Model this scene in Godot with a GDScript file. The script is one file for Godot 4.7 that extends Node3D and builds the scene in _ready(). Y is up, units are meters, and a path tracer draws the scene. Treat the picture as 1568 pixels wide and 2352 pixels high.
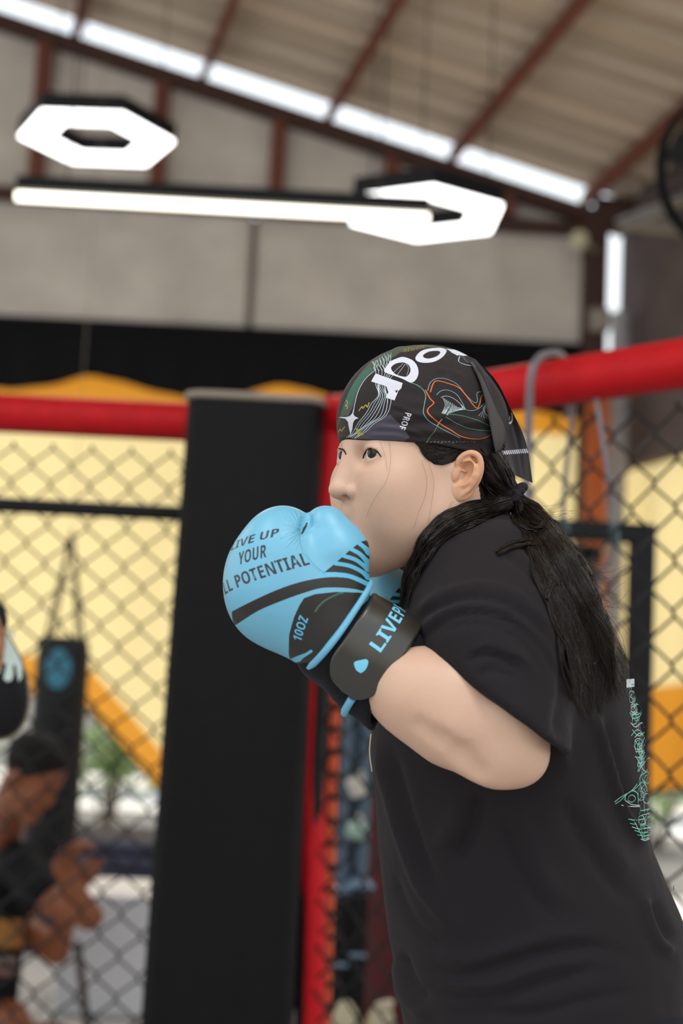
extends Node3D

# ------------------------------------------------------------------ measuring frame
const F := 3267.0            # focal length in pixels of the 1568 x 2352 frame
var B := Basis.IDENTITY      # camera axes
var C := Vector3(0, 1.24, 0) # camera place

func cs(x: float, y: float, d: float) -> Vector3:      # camera axes, metres
	return Vector3((x - 784.0) / F * d, (1176.0 - y) / F * d, -d)

func px(x: float, y: float, d: float) -> Vector3:      # world point seen at a pixel, d metres away
	return C + B * cs(x, y, d)

func hitz(x: float, y: float, z: float) -> Vector3:    # world point seen at a pixel on the plane z
	var r := B * Vector3((x - 784.0) / F, (1176.0 - y) / F, -1.0)
	return C + r * ((z - C.z) / r.z)

# ------------------------------------------------------------------ mesh helper
class M:
	var v := PackedVector3Array()
	var n := PackedVector3Array()
	var uv := PackedVector2Array()
	var c := PackedColorArray()
	var i := PackedInt32Array()
	var smooth_n := true

	func add(p: Vector3, t := Vector2.ZERO) -> int:
		v.append(p)
		uv.append(t)
		return v.size() - 1

	func face(a: int, b: int, d: int) -> void:
		i.append(a)
		i.append(b)
		i.append(d)

	func outward(first: int) -> void:        # closed piece: turn its faces outward
		var mid := Vector3.ZERO
		var cnt := 0
		for k in range(first, i.size()):
			mid += v[i[k]]
			cnt += 1
		if cnt == 0:
			return
		mid /= float(cnt)
		var vol := 0.0
		for k in range(first, i.size(), 3):
			vol += (v[i[k]] - mid).dot((v[i[k + 1]] - mid).cross(v[i[k + 2]] - mid))
		if vol < 0.0:
			for k in range(first, i.size(), 3):
				var s := i[k + 1]
				i[k + 1] = i[k + 2]
				i[k + 2] = s

	func poly_flat(pts: Array) -> void:      # flat fan with its own corners
		var a := add(pts[0])
		for k in range(1, pts.size()):
			add(pts[k])
		for k in range(1, pts.size() - 1):
			face(a, a + k, a + k + 1)

	func grid(rows: Array, wrap := false, closed := false) -> void:   # rows of Vector3, smooth
		var f0 := i.size()
		var nr := rows.size()
		var nc: int = rows[0].size()
		var base := v.size()
		for r in nr:
			for q in nc:
				add(rows[r][q], Vector2(float(q) / maxf(1.0, nc - (0 if wrap else 1)), float(r) / maxf(1.0, nr - 1)))
		for r in nr - 1:
			for q in (nc if wrap else nc - 1):
				var q2 := (q + 1) % nc
				var a := base + r * nc + q
				var b := base + r * nc + q2
				var d := base + (r + 1) * nc + q2
				var e := base + (r + 1) * nc + q
				face(a, b, d)
				face(a, d, e)
		if closed:
			outward(f0)

	func tube(path: Array, rad, sides := 8, caps := true) -> void:
		var f0 := i.size()
		var base := v.size()
		var np := path.size()
		var t0: Vector3 = (path[1] - path[0]).normalized()
		var nn := t0.cross(Vector3.UP)
		if nn.length() < 0.1:
			nn = t0.cross(Vector3.RIGHT)
		nn = nn.normalized()
		var dist := 0.0
		for k in np:
			var t: Vector3 = (path[mini(k + 1, np - 1)] - path[maxi(k - 1, 0)]).normalized()
			nn = (nn - t * nn.dot(t)).normalized()
			var bb := t.cross(nn)
			var r: float = rad[k] if rad is Array or rad is PackedFloat32Array else rad
			if k > 0:
				dist += (path[k] - path[k - 1]).length()
			for s in sides:
				var an := TAU * s / sides
				add(path[k] + (nn * cos(an) + bb * sin(an)) * r, Vector2(float(s) / sides, dist))
		for k in np - 1:
			for s in sides:
				var s2 := (s + 1) % sides
				var a := base + k * sides + s
				var b := base + k * sides + s2
				face(a, b, b + sides)
				face(a, b + sides, a + sides)
		if caps:
			for e in [0, np - 1]:
				var ring := []
				for s in sides:
					ring.append(v[base + e * sides + s])
				if e == 0:
					ring.reverse()
				var a0 := v.size()
				for q in ring:
					add(q)
				for k in range(1, sides - 1):
					face(a0, a0 + k, a0 + k + 1)
		outward(f0)

	func lathe(prof: Array, segs: int, xf: Transform3D) -> void:   # prof: Vector2(r, y)
		var f0 := i.size()
		var rows := []
		for p in prof:
			var row := []
			for s in segs:
				var an := TAU * s / segs
				row.append(xf * Vector3(p.x * cos(an), p.y, p.x * sin(an)))
			rows.append(row)
		grid(rows, true)
		outward(f0)

	func ball(ce: Vector3, r: Vector3, bs := Basis.IDENTITY, seg := 20, ring := 12) -> void:
		var prof := []
		for k in ring + 1:
			var an := PI * k / ring
			prof.append(Vector2(sin(an) + (0.0005 if k == 0 or k == ring else 0.0), -cos(an)))
		lathe(prof, seg, Transform3D(bs * Basis.from_scale(r), ce))

	func cbox(ce: Vector3, size: Vector3, bev := 0.004, bs := Basis.IDENTITY) -> void:   # chamfered box
		var f0 := i.size()
		var h := size * 0.5
		bev = minf(bev, minf(h.x, minf(h.y, h.z)) * 0.9)
		var axes := [Vector3.RIGHT, Vector3.UP, Vector3.BACK]
		var corner := func(sx: float, sy: float, sz: float, ax: int) -> Vector3:
			var p := Vector3(sx * (h.x - (0.0 if ax == 0 else bev)), sy * (h.y - (0.0 if ax == 1 else bev)), sz * (h.z - (0.0 if ax == 2 else bev)))
			return ce + bs * p
		for ax in 3:
			for s in [-1.0, 1.0]:
				var q := []
				for w in [[-1.0, -1.0], [1.0, -1.0], [1.0, 1.0], [-1.0, 1.0]]:
					var sg := [0.0, 0.0, 0.0]
					sg[ax] = s
					sg[(ax + 1) % 3] = w[0]
					sg[(ax + 2) % 3] = w[1]
					q.append(corner.call(sg[0], sg[1], sg[2], ax))
				if s < 0:
					q.reverse()
				poly_flat(q)
		for ax in 3:              # edge strips along axis ax
			var a1 := (ax + 1) % 3
			var a2 := (ax + 2) % 3
			for s1 in [-1.0, 1.0]:
				for s2 in [-1.0, 1.0]:
					var q := []
					for e in [[-1.0, a1], [1.0, a1], [1.0, a2], [-1.0, a2]]:
						var sg := [0.0, 0.0, 0.0]
						sg[ax] = e[0]
						sg[a1] = s1
						sg[a2] = s2
						q.append(corner.call(sg[0], sg[1], sg[2], e[1]))
					if s1 * s2 < 0:
						q.reverse()
					poly_flat(q)
		for sx in [-1.0, 1.0]:
			for sy in [-1.0, 1.0]:
				for sz in [-1.0, 1.0]:
					var q := [corner.call(sx, sy, sz, 0), corner.call(sx, sy, sz, 1), corner.call(sx, sy, sz, 2)]
					if sx * sy * sz < 0:
						q.reverse()
					poly_flat(q)
		var _u := axes
		if f0 < 0:
			return

	func beam(a: Vector3, b: Vector3, w: float, h: float, bev := 0.004, up := Vector3.UP) -> void:
		var z := (b - a).normalized()
		var x := up.cross(z)
		if x.length() < 0.01:
			x = Vector3.RIGHT.cross(z)
		x = x.normalized()
		var y := z.cross(x)
		cbox((a + b) * 0.5, Vector3(w, h, (b - a).length()), bev, Basis(x, y, z))

	func prism(poly: Array, xf: Transform3D, depth: float, bev := 0.0) -> void:   # poly in xy, extruded along z, both faces bevelled
		var f0 := i.size()
		var pk := PackedVector2Array(poly)
		if Geometry2D.is_polygon_clockwise(pk):
			pk.reverse()
		var inner := pk
		if bev > 0.0:
			var off := Geometry2D.offset_polygon(pk, -bev)
			if off.size() and off[0].size() == pk.size():
				inner = off[0]
				var best := 0
				for k in inner.size():
					if inner[k].distance_to(pk[0]) < inner[best].distance_to(pk[0]):
						best = k
				var turned := PackedVector2Array()
				for k in inner.size():
					turned.append(inner[(best + k) % inner.size()])
				if Geometry2D.is_polygon_clockwise(turned):
					turned.reverse()
				inner = turned
			else:
				bev = 0.0
		var h := depth * 0.5
		var np := pk.size()
		var tri := Geometry2D.triangulate_polygon(inner)
		for s in [-1.0, 1.0]:
			var b := v.size()
			for p in inner:
				add(xf * Vector3(p.x, p.y, h * s))
			for k in range(0, tri.size(), 3):
				if s > 0:
					face(b + tri[k], b + tri[k + 1], b + tri[k + 2])
				else:
					face(b + tri[k], b + tri[k + 2], b + tri[k + 1])
		for k in np:
			var k2 := (k + 1) % np
			var p := pk[k]
			var q := pk[k2]
			poly_flat([xf * Vector3(p.x, p.y, -h + bev), xf * Vector3(q.x, q.y, -h + bev), xf * Vector3(q.x, q.y, h - bev), xf * Vector3(p.x, p.y, h - bev)])
			if bev > 0.0:
				var ip := inner[k]
				var iq := inner[k2]
				poly_flat([xf * Vector3(p.x, p.y, h - bev), xf * Vector3(q.x, q.y, h - bev), xf * Vector3(iq.x, iq.y, h), xf * Vector3(ip.x, ip.y, h)])
				poly_flat([xf * Vector3(q.x, q.y, -h + bev), xf * Vector3(p.x, p.y, -h + bev), xf * Vector3(ip.x, ip.y, -h), xf * Vector3(iq.x, iq.y, -h)])
		outward(f0)

	func join(o: M) -> void:
		var b := v.size()
		v.append_array(o.v)
		uv.append_array(o.uv)
		if o.c.size() == o.v.size():
			while c.size() < b:
				c.append(Color.WHITE)
			c.append_array(o.c)
		for k in o.i:
			i.append(b + k)

	func moved(t: Transform3D) -> M:
		for k in v.size():
			v[k] = t * v[k]
		return self

	func normals() -> PackedVector3Array:
		var out := PackedVector3Array()
		out.resize(v.size())
		for k in range(0, i.size(), 3):
			var a := v[i[k]]
			var fn := (v[i[k + 1]] - a).cross(v[i[k + 2]] - a)
			out[i[k]] += fn
			out[i[k + 1]] += fn
			out[i[k + 2]] += fn
		for k in out.size():
			out[k] = out[k].normalized() if out[k].length_squared() > 0.0 else Vector3.UP
		return out

	func mesh() -> ArrayMesh:
		var ar := []
		ar.resize(Mesh.ARRAY_MAX)
		ar[Mesh.ARRAY_VERTEX] = v
		ar[Mesh.ARRAY_NORMAL] = n if n.size() == v.size() else normals()
		ar[Mesh.ARRAY_TEX_UV] = uv
		if c.size() == v.size():
			ar[Mesh.ARRAY_COLOR] = c
		var ci := i.duplicate()
		for k in range(0, ci.size(), 3):       # Godot's front faces run clockwise
			var s := ci[k + 1]
			ci[k + 1] = ci[k + 2]
			ci[k + 2] = s
		ar[Mesh.ARRAY_INDEX] = ci
		var am := ArrayMesh.new()
		am.add_surface_from_arrays(Mesh.PRIMITIVE_TRIANGLES, ar)
		return am

# ------------------------------------------------------------------ distance fields and surface nets
class Sdf:
	var t := PackedInt32Array()
	var op := PackedInt32Array()
	var a := PackedVector3Array()
	var b := PackedVector3Array()
	var ra := PackedFloat32Array()
	var rb := PackedFloat32Array()
	var kk := PackedFloat32Array()
	var inv: Array[Basis] = []
	var clip: Array = []
	var tab: Array = []
	var lo := Vector3(INF, INF, INF)
	var hi := Vector3(-INF, -INF, -INF)

	func _put(ty: int, o: int, pa: Vector3, pb: Vector3, r1: float, r2: float, k: float, iv: Basis, cl, ext: float) -> void:
		t.append(ty)
		op.append(o)
		a.append(pa)
		b.append(pb)
		ra.append(r1)
		rb.append(r2)
		kk.append(k)
		inv.append(iv)
		clip.append(cl)
		if o == 0 and ext > 0.0:
			for p in ([pa, pb] if ty == 0 else [pa]):
				lo = lo.min(p - Vector3(ext, ext, ext))
				hi = hi.max(p + Vector3(ext, ext, ext))

	func cone(pa: Vector3, pb: Vector3, r1: float, r2: float, k := 0.01, o := 0, cl = null) -> void:
		_put(0, o, pa, pb, r1, r2, k, Basis.IDENTITY, cl, maxf(r1, r2))

	func ell(ce: Vector3, r: Vector3, bs := Basis.IDENTITY, k := 0.01, o := 0) -> void:
		_put(1, o, ce, r, 0.0, 0.0, k, bs.inverse(), null, maxf(r.x, maxf(r.y, r.z)))

	func loft(sections: Array, k := 0.01) -> void:      # rows of [y, x centre, half width, z centre, half depth], y falling
		tab = sections
		_put(2, 0, Vector3.ZERO, Vector3.ZERO, 0, 0, k, Basis.IDENTITY, null, 0.0)
		for s in sections:
			lo = lo.min(Vector3(s[1] - s[2], s[0], s[3] - s[4]))
			hi = hi.max(Vector3(s[1] + s[2], s[0], s[3] + s[4]))

	func one(n: int, p: Vector3) -> float:
		if t[n] == 0:
			var pa := p - a[n]
			var ba := b[n] - a[n]
			var h := clampf(pa.dot(ba) / maxf(ba.length_squared(), 1e-9), 0.0, 1.0)
			var d := (pa - ba * h).length() - lerpf(ra[n], rb[n], h)
			if clip[n] != null:
				var e := (clip[n] as Plane).distance_to(p)
				var g := maxf(0.009 - absf(d - e), 0.0)
				d = maxf(d, e) + g * g / 0.036
			return d
		if t[n] == 1:
			var q := inv[n] * (p - a[n])
			var r := b[n]
			var k0 := (q / r).length()
			var k1 := (q / (r * r)).length()
			return k0 * (k0 - 1.0) / k1 if k1 > 1e-6 else -minf(r.x, minf(r.y, r.z))
		var m := tab.size()
		var y := p.y
		var j := 0
		while j < m - 2 and y < tab[j + 1][0]:
			j += 1
		var s0: Array = tab[j]
		var s1: Array = tab[j + 1]
		var u := clampf((y - s0[0]) / (s1[0] - s0[0]), 0.0, 1.0)
		var sp: Array = tab[maxi(j - 1, 0)]
		var sn: Array = tab[mini(j + 2, m - 1)]
		var cx := cubic_interpolate(s0[1], s1[1], sp[1], sn[1], u)
		var hw := cubic_interpolate(s0[2], s1[2], sp[2], sn[2], u)
		var cz := cubic_interpolate(s0[3], s1[3], sp[3], sn[3], u)
		var hd := cubic_interpolate(s0[4], s1[4], sp[4], sn[4], u)
		var e := Vector2((p.x - cx) / hw, (p.z - cz) / hd)
		var f := e.length()
		var g := Vector2(e.x / hw, e.y / hd).length()
		var d2 := f * (f - 1.0) / g if g > 1e-6 else -minf(hw, hd)
		d2 = maxf(d2, maxf(y - tab[0][0], tab[m - 1][0] - y))
		return d2

	func at(p: Vector3, list) -> float:
		var d := 1e6
		for n: int in list:
			var x := one(n, p)
			var k := kk[n]
			if op[n] == 0:
				var h := maxf(k - absf(d - x), 0.0)
				d = minf(d, x) - h * h / (4.0 * k)
			else:
				var h2 := maxf(k - absf(d + x), 0.0)
				d = maxf(d, -x) + h2 * h2 / (4.0 * k)
		return d

	func everything() -> PackedInt32Array:
		return PackedInt32Array(range(t.size()))

	func grad(p: Vector3, list, e := 0.0008) -> Vector3:
		return Vector3(at(p + Vector3(e, 0, 0), list) - at(p - Vector3(e, 0, 0), list), at(p + Vector3(0, e, 0), list) - at(p - Vector3(0, e, 0), list), at(p + Vector3(0, 0, e), list) - at(p - Vector3(0, 0, e), list)).normalized()

	func trace(o: Vector3, dir: Vector3, from: float, upto: float) -> float:
		var s := from
		var all := everything()
		for k in 90:
			var d := at(o + dir * s, all)
			if d < 0.0004:
				return s
			s += maxf(d * 0.8, 0.0004)
			if s > upto:
				break
		return -1.0

	func nets(cell: float) -> M:
		var m := M.new()
		var org := lo - Vector3.ONE * cell * 3.0
		var size := hi - lo + Vector3.ONE * cell * 6.0
		var nb := Vector3i((size / (cell * 8.0)).ceil())
		var ny := nb.y * 8 + 2
		var nz := nb.z * 8 + 2
		var all := everything()
		var hd := cell * 8.0 * 0.8661
		var cells := {}
		var eb := PackedInt32Array()
		var val := PackedFloat32Array()
		val.resize(729)
		var off := PackedInt32Array([0, 81, 90, 9, 1, 82, 91, 10])
		for bx in nb.x:
			for by in nb.y:
				for bz in nb.z:
					var co := org + Vector3(bx, by, bz) * cell * 8.0
					var mid := co + Vector3.ONE * cell * 4.0
					if absf(at(mid, all)) > hd * 1.35 + 0.004:
						continue
					var list := PackedInt32Array()
					var best := 1e6
					var ds := PackedFloat32Array()
					for n in t.size():
						var x := one(n, mid)
						ds.append(x)
						if op[n] == 0:
							best = minf(best, x)
					for n in t.size():
						if op[n] == 0:
							if ds[n] < best + hd * 2.6 + kk[n] or ds[n] < hd * 1.4 + kk[n]:
								list.append(n)
						elif ds[n] < hd * 1.4 + kk[n]:
							list.append(n)
					var w := 0
					for x in 9:
						for y in 9:
							for z in 9:
								val[w] = at(co + Vector3(x, y, z) * cell, list)
								w += 1
					for x in 8:
						for y in 8:
							for z in 8:
								var o := x * 81 + y * 9 + z
								var neg := 0
								for q in 8:
									if val[o + off[q]] < 0.0:
										neg += 1
								var gx := bx * 8 + x
								var gy := by * 8 + y
								var gz := bz * 8 + z
								var key := (gx * ny + gy) * nz + gz
								if neg > 0 and neg < 8:
									var sum := Vector3.ZERO
									var cnt := 0
									for e in 12:
										var q0: int = [0, 3, 4, 7, 0, 1, 4, 5, 0, 1, 2, 3][e]
										var q1: int = [1, 2, 5, 6, 3, 2, 7, 6, 4, 5, 6, 7][e]
										var v0 := val[o + off[q0]]
										var v1 := val[o + off[q1]]
										if (v0 < 0.0) != (v1 < 0.0):
											var f := v0 / (v0 - v1)
											var p0 := Vector3(1.0 if q0 in [1, 2, 5, 6] else 0.0, 1.0 if q0 in [2, 3, 6, 7] else 0.0, 1.0 if q0 >= 4 else 0.0)
											var p1 := Vector3(1.0 if q1 in [1, 2, 5, 6] else 0.0, 1.0 if q1 in [2, 3, 6, 7] else 0.0, 1.0 if q1 >= 4 else 0.0)
											sum += p0.lerp(p1, f)
											cnt += 1
									cells[key] = m.add(co + (Vector3(x, y, z) + sum / float(cnt)) * cell)
								var c0 := val[o] < 0.0
								for ax in 3:
									var c1 := val[o + [81, 9, 1][ax]] < 0.0
									if c0 != c1:
										eb.append(key)
										eb.append(ax + (4 if c0 else 0))
		var st := [ny * nz, nz, 1]
		for k in range(0, eb.size(), 2):
			var key := eb[k]
			var ax := eb[k + 1] & 3
			var s1: int = st[(ax + 1) % 3]
			var s2: int = st[(ax + 2) % 3]
			var q := [cells.get(key, -1), cells.get(key - s1, -1), cells.get(key - s1 - s2, -1), cells.get(key - s2, -1)]
			if q.min() < 0:
				continue
			if eb[k + 1] & 4:
				m.face(q[0], q[1], q[2])
				m.face(q[0], q[2], q[3])
			else:
				m.face(q[0], q[2], q[1])
				m.face(q[0], q[3], q[2])
		return m

# ------------------------------------------------------------------ drawing flat print into a picture
class Cv:
	var img: Image
	var w := 0
	var h := 0

	func _init(pw: int, ph: int, col: Color) -> void:
		w = pw
		h = ph
		img = Image.create_empty(w, h, false, Image.FORMAT_RGB8)
		img.fill(col)

	func poly(pts: PackedVector2Array, col: Color) -> void:
		var y0 := h
		var y1 := 0
		for p in pts:
			y0 = mini(y0, int(floor(p.y)))
			y1 = maxi(y1, int(ceil(p.y)))
		for y in range(maxi(y0, 0), mini(y1, h - 1) + 1):
			var xs := PackedFloat32Array()
			var yc := y + 0.5
			for k in pts.size():
				var p := pts[k]
				var q := pts[(k + 1) % pts.size()]
				if (p.y <= yc) != (q.y <= yc):
					xs.append(p.x + (yc - p.y) / (q.y - p.y) * (q.x - p.x))
			xs.sort()
			for k in range(0, xs.size() - 1, 2):
				var xa := clampi(int(round(xs[k])), 0, w)
				var xb := clampi(int(round(xs[k + 1])), 0, w)
				if xb > xa:
					img.fill_rect(Rect2i(xa, y, xb - xa, 1), col)

	func stroke(pts: PackedVector2Array, wd: float, col: Color) -> void:
		for k in pts.size():
			var disc := PackedVector2Array()
			for s in 10:
				disc.append(pts[k] + Vector2.from_angle(TAU * s / 10) * wd * 0.5)
			poly(disc, col)
			if k > 0:
				var dv := (pts[k] - pts[k - 1])
				if dv.length() > 0.01:
					var nn := dv.normalized().orthogonal() * wd * 0.5
					poly(PackedVector2Array([pts[k - 1] + nn, pts[k] + nn, pts[k] - nn, pts[k - 1] - nn]), col)

	func tex() -> ImageTexture:
		return ImageTexture.create_from_image(img)

func curve(pts: Array, per := 6) -> Array:       # smooth line through points (Vector2 or Vector3)
	var out := []
	var m := pts.size()
	for k in m - 1:
		for s in per:
			out.append(pts[k].cubic_interpolate(pts[k + 1], pts[maxi(k - 1, 0)], pts[mini(k + 2, m - 1)], float(s) / per))
	out.append(pts[m - 1])
	return out

func loop(flat: Array, per := 6) -> Array:       # smooth closed outline, returned as a flat list
	var pts := v2(flat)
	var m := pts.size()
	var out := []
	for k in m:
		for s in per:
			var q: Vector2 = pts[k].cubic_interpolate(pts[(k + 1) % m], pts[(k + m - 1) % m], pts[(k + 2) % m], float(s) / per)
			out.append(q.x)
			out.append(q.y)
	return out

func v2(flat: Array) -> Array:
	var out := []
	for k in range(0, flat.size(), 2):
		out.append(Vector2(flat[k], flat[k + 1]))
	return out

func glyphs(s: String, bold := true, fontname := "Droid Sans") -> Array:     # [triangles as Vector2, width, height]: baseline at 0, capital height 1
	var f := SystemFont.new()
	f.font_names = PackedStringArray([fontname])
	f.font_weight = 700 if bold else 400
	var tm := TextMesh.new()
	tm.font = f
	tm.font_size = 64
	tm.depth = 0.0
	tm.text = s
	tm.horizontal_alignment = HORIZONTAL_ALIGNMENT_LEFT
	var ar := tm.get_mesh_arrays() if tm.get_surface_count() else []
	var out := PackedVector2Array()
	if ar.size():
		var vv: PackedVector3Array = ar[Mesh.ARRAY_VERTEX]
		var ii = ar[Mesh.ARRAY_INDEX]
		if ii == null or ii.size() == 0:
			ii = PackedInt32Array(range(vv.size()))
		for k in ii:
			out.append(Vector2(vv[k].x, vv[k].y))
	var x0 := INF
	var x1 := -INF
	var y0 := INF
	var y1 := -INF
	for p in out:
		x0 = minf(x0, p.x)
		x1 = maxf(x1, p.x)
		y0 = minf(y0, p.y)
		y1 = maxf(y1, p.y)
	var hh := maxf(y1 - y0, 0.001)
	for k in out.size():
		out[k] = Vector2((out[k].x - x0) / hh, (out[k].y - y0) / hh)
	return [out, (x1 - x0) / hh]

# ------------------------------------------------------------------ names, materials
var used := {}

func numbered(called: String) -> String:
	if used.has(called):
		used[called] += 1
		return "%s_%03d" % [called, used[called]]
	used[called] = 0
	return called

func tag(o: Node3D, label: String, category: String, group := "", kind := "") -> Node3D:
	o.set_meta("label", label)
	if category != "":
		o.set_meta("category", category)
	if group != "":
		o.set_meta("group", group)
	if kind != "":
		o.set_meta("kind", kind)
	return o

func thing(called: String, label: String, category: String, at := Vector3.ZERO, group := "") -> Node3D:
	var o := Node3D.new()
	o.name = numbered(called)
	add_child(o)
	o.position = at
	return tag(o, label, category, group)

func setting(called: String, label: String) -> Node3D:
	var o := Node3D.new()
	o.name = numbered(called)
	add_child(o)
	return tag(o, label, "", "", "structure")

func part(parent: Node3D, called: String, m, mat: Material, label := "") -> MeshInstance3D:   # m in world axes; parts sit at minus the thing's place
	var o := MeshInstance3D.new()
	o.name = called
	o.mesh = m.mesh() if m is M else m
	o.material_override = mat
	parent.add_child(o, true)
	if parent.get_parent() == self:
		o.position = -parent.position
	if label != "":
		o.set_meta("label", label)
	return o

func mat(r: float, g: float, b: float, rough := 0.7, metal := 0.0) -> StandardMaterial3D:   # sRGB 0..255
	var m := StandardMaterial3D.new()
	m.albedo_color = Color(r / 255.0, g / 255.0, b / 255.0)
	m.roughness = rough
	m.metallic = metal
	if r + g + b < 130.0 and metal == 0.0:      # dark vinyl, cloth and paint: little shine
		m.metallic_specular = 0.28
	return m

func noise_tex(freq: float, lo: Color, hi: Color, sd := 1, size := 256, oct := 4) -> NoiseTexture2D:
	var nz := FastNoiseLite.new()
	nz.seed = sd
	nz.frequency = freq
	nz.fractal_octaves = oct
	var tx := NoiseTexture2D.new()
	tx.width = size
	tx.height = size
	tx.seamless = true
	tx.noise = nz
	var g := Gradient.new()
	g.set_color(0, lo)
	g.set_color(1, hi)
	tx.color_ramp = g
	return tx

func grained(m: StandardMaterial3D, freq: float, amount: float, scale: float, sd := 1, bump := 0.0) -> StandardMaterial3D:
	var l := 1.0 - amount
	m.albedo_texture = noise_tex(freq, Color(l, l, l), Color(1, 1, 1), sd)
	m.uv1_triplanar = true
	m.uv1_world_triplanar = true
	m.uv1_scale = Vector3.ONE * scale
	if bump > 0.0:
		m.heightmap_enabled = true
		m.heightmap_texture = noise_tex(freq * 2.0, Color.BLACK, Color.WHITE, sd + 7)
		m.heightmap_scale = bump
	return m

func vcol(m: StandardMaterial3D) -> StandardMaterial3D:
	m.vertex_color_use_as_albedo = true
	m.albedo_color = Color.WHITE
	return m

func lin(r: float, g: float, b: float) -> Color:
	return Color(r / 255.0, g / 255.0, b / 255.0).srgb_to_linear()

func glow(r: float, g: float, b: float, e: float) -> StandardMaterial3D:
	var m := mat(r, g, b, 0.5)
	m.emission_enabled = true
	m.emission = Color(r / 255.0, g / 255.0, b / 255.0)
	m.emission_energy_multiplier = e
	return m

func area_light(called: String, p: Vector3, towards: Vector3, sx: float, sy: float, energy: float, col: Color, parent: Node3D) -> void:
	var l := AreaLight3D.new()
	l.name = called
	l.area_size = Vector2(sx, sy)
	l.light_energy = energy
	l.light_color = col
	l.area_range = 30.0
	l.shadow_enabled = true
	parent.add_child(l, true)
	var up := Vector3.UP if absf(towards.normalized().y) < 0.9 else Vector3.BACK
	l.global_transform = Transform3D(Basis.looking_at(towards, up), p)

func _ready() -> void:
	seed(7)
	# --- camera
	B = Basis(Vector3.RIGHT, deg_to_rad(6.7)) * Basis(Vector3.BACK, deg_to_rad(2.8))
	var camera := Camera3D.new()
	camera.name = "camera"
	add_child(camera)
	camera.transform = Transform3D(B, C)
	var lens := CameraAttributesPhysical.new()
	lens.frustum_focal_length = 33.34
	lens.frustum_focus_distance = 1.47
	lens.exposure_aperture = 1.9
	camera.attributes = lens
	camera.fov = rad_to_deg(2.0 * atan(1176.0 / F))
	camera.near = 0.05
	camera.far = 200.0
	camera.current = true
	# --- sky and sun
	var env := Environment.new()
	env.background_mode = Environment.BG_SKY
	var sky := Sky.new()
	var sm := ProceduralSkyMaterial.new()
	sm.sky_top_color = Color(0.84, 0.88, 0.92)
	sm.sky_horizon_color = Color(0.98, 0.96, 0.91)
	sm.ground_horizon_color = Color(0.6, 0.58, 0.54)
	sm.ground_bottom_color = Color(0.35, 0.33, 0.3)
	sm.sky_energy_multiplier = 1.75
	sm.ground_energy_multiplier = 1.0
	sm.use_debanding = false
	sky.sky_material = sm
	env.sky = sky
	env.tonemap_mode = Environment.TONE_MAPPER_LINEAR
	env.tonemap_exposure = 0.51
	env.sdfgi_enabled = true
	env.ssao_enabled = true
	env.ssil_enabled = true
	var we := WorldEnvironment.new()
	we.name = "world_environment"
	we.environment = env
	add_child(we)
	var sun := DirectionalLight3D.new()
	sun.name = "sun"
	sun.light_energy = 3.6
	sun.light_color = Color(1.0, 0.95, 0.86)
	sun.light_angular_distance = 1.0
	sun.shadow_enabled = true
	sun.sky_mode = DirectionalLight3D.SKY_MODE_LIGHT_ONLY
	add_child(sun)
	sun.transform = Transform3D(Basis.looking_at(Vector3(-0.35, -1.25, 1.0), Vector3.UP), Vector3(2, 8, -20))
	# --- place
	build_room()
	build_outside()
	build_lamps()
	build_tarps()
	build_cage()
	build_gym()
	build_partner()
	build_woman()

# ------------------------------------------------------------------ the hall
const DIRX := 0.28           # the hall runs slightly askew to the view
const DIRY := 0.09
const RAFTER := Vector3(-2.42, 5.50, -9.0)
const SLOPE := -0.289

func raft_y(x: float) -> float:
	return RAFTER.y + (x - RAFTER.x) * SLOPE

func roof_at(x: float, t: float, lift: float) -> Vector3:   # x measured on the gable, t metres towards the open side
	return Vector3(x + t * DIRX, raft_y(x) + t * DIRY + lift, -9.0 + t)

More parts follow.
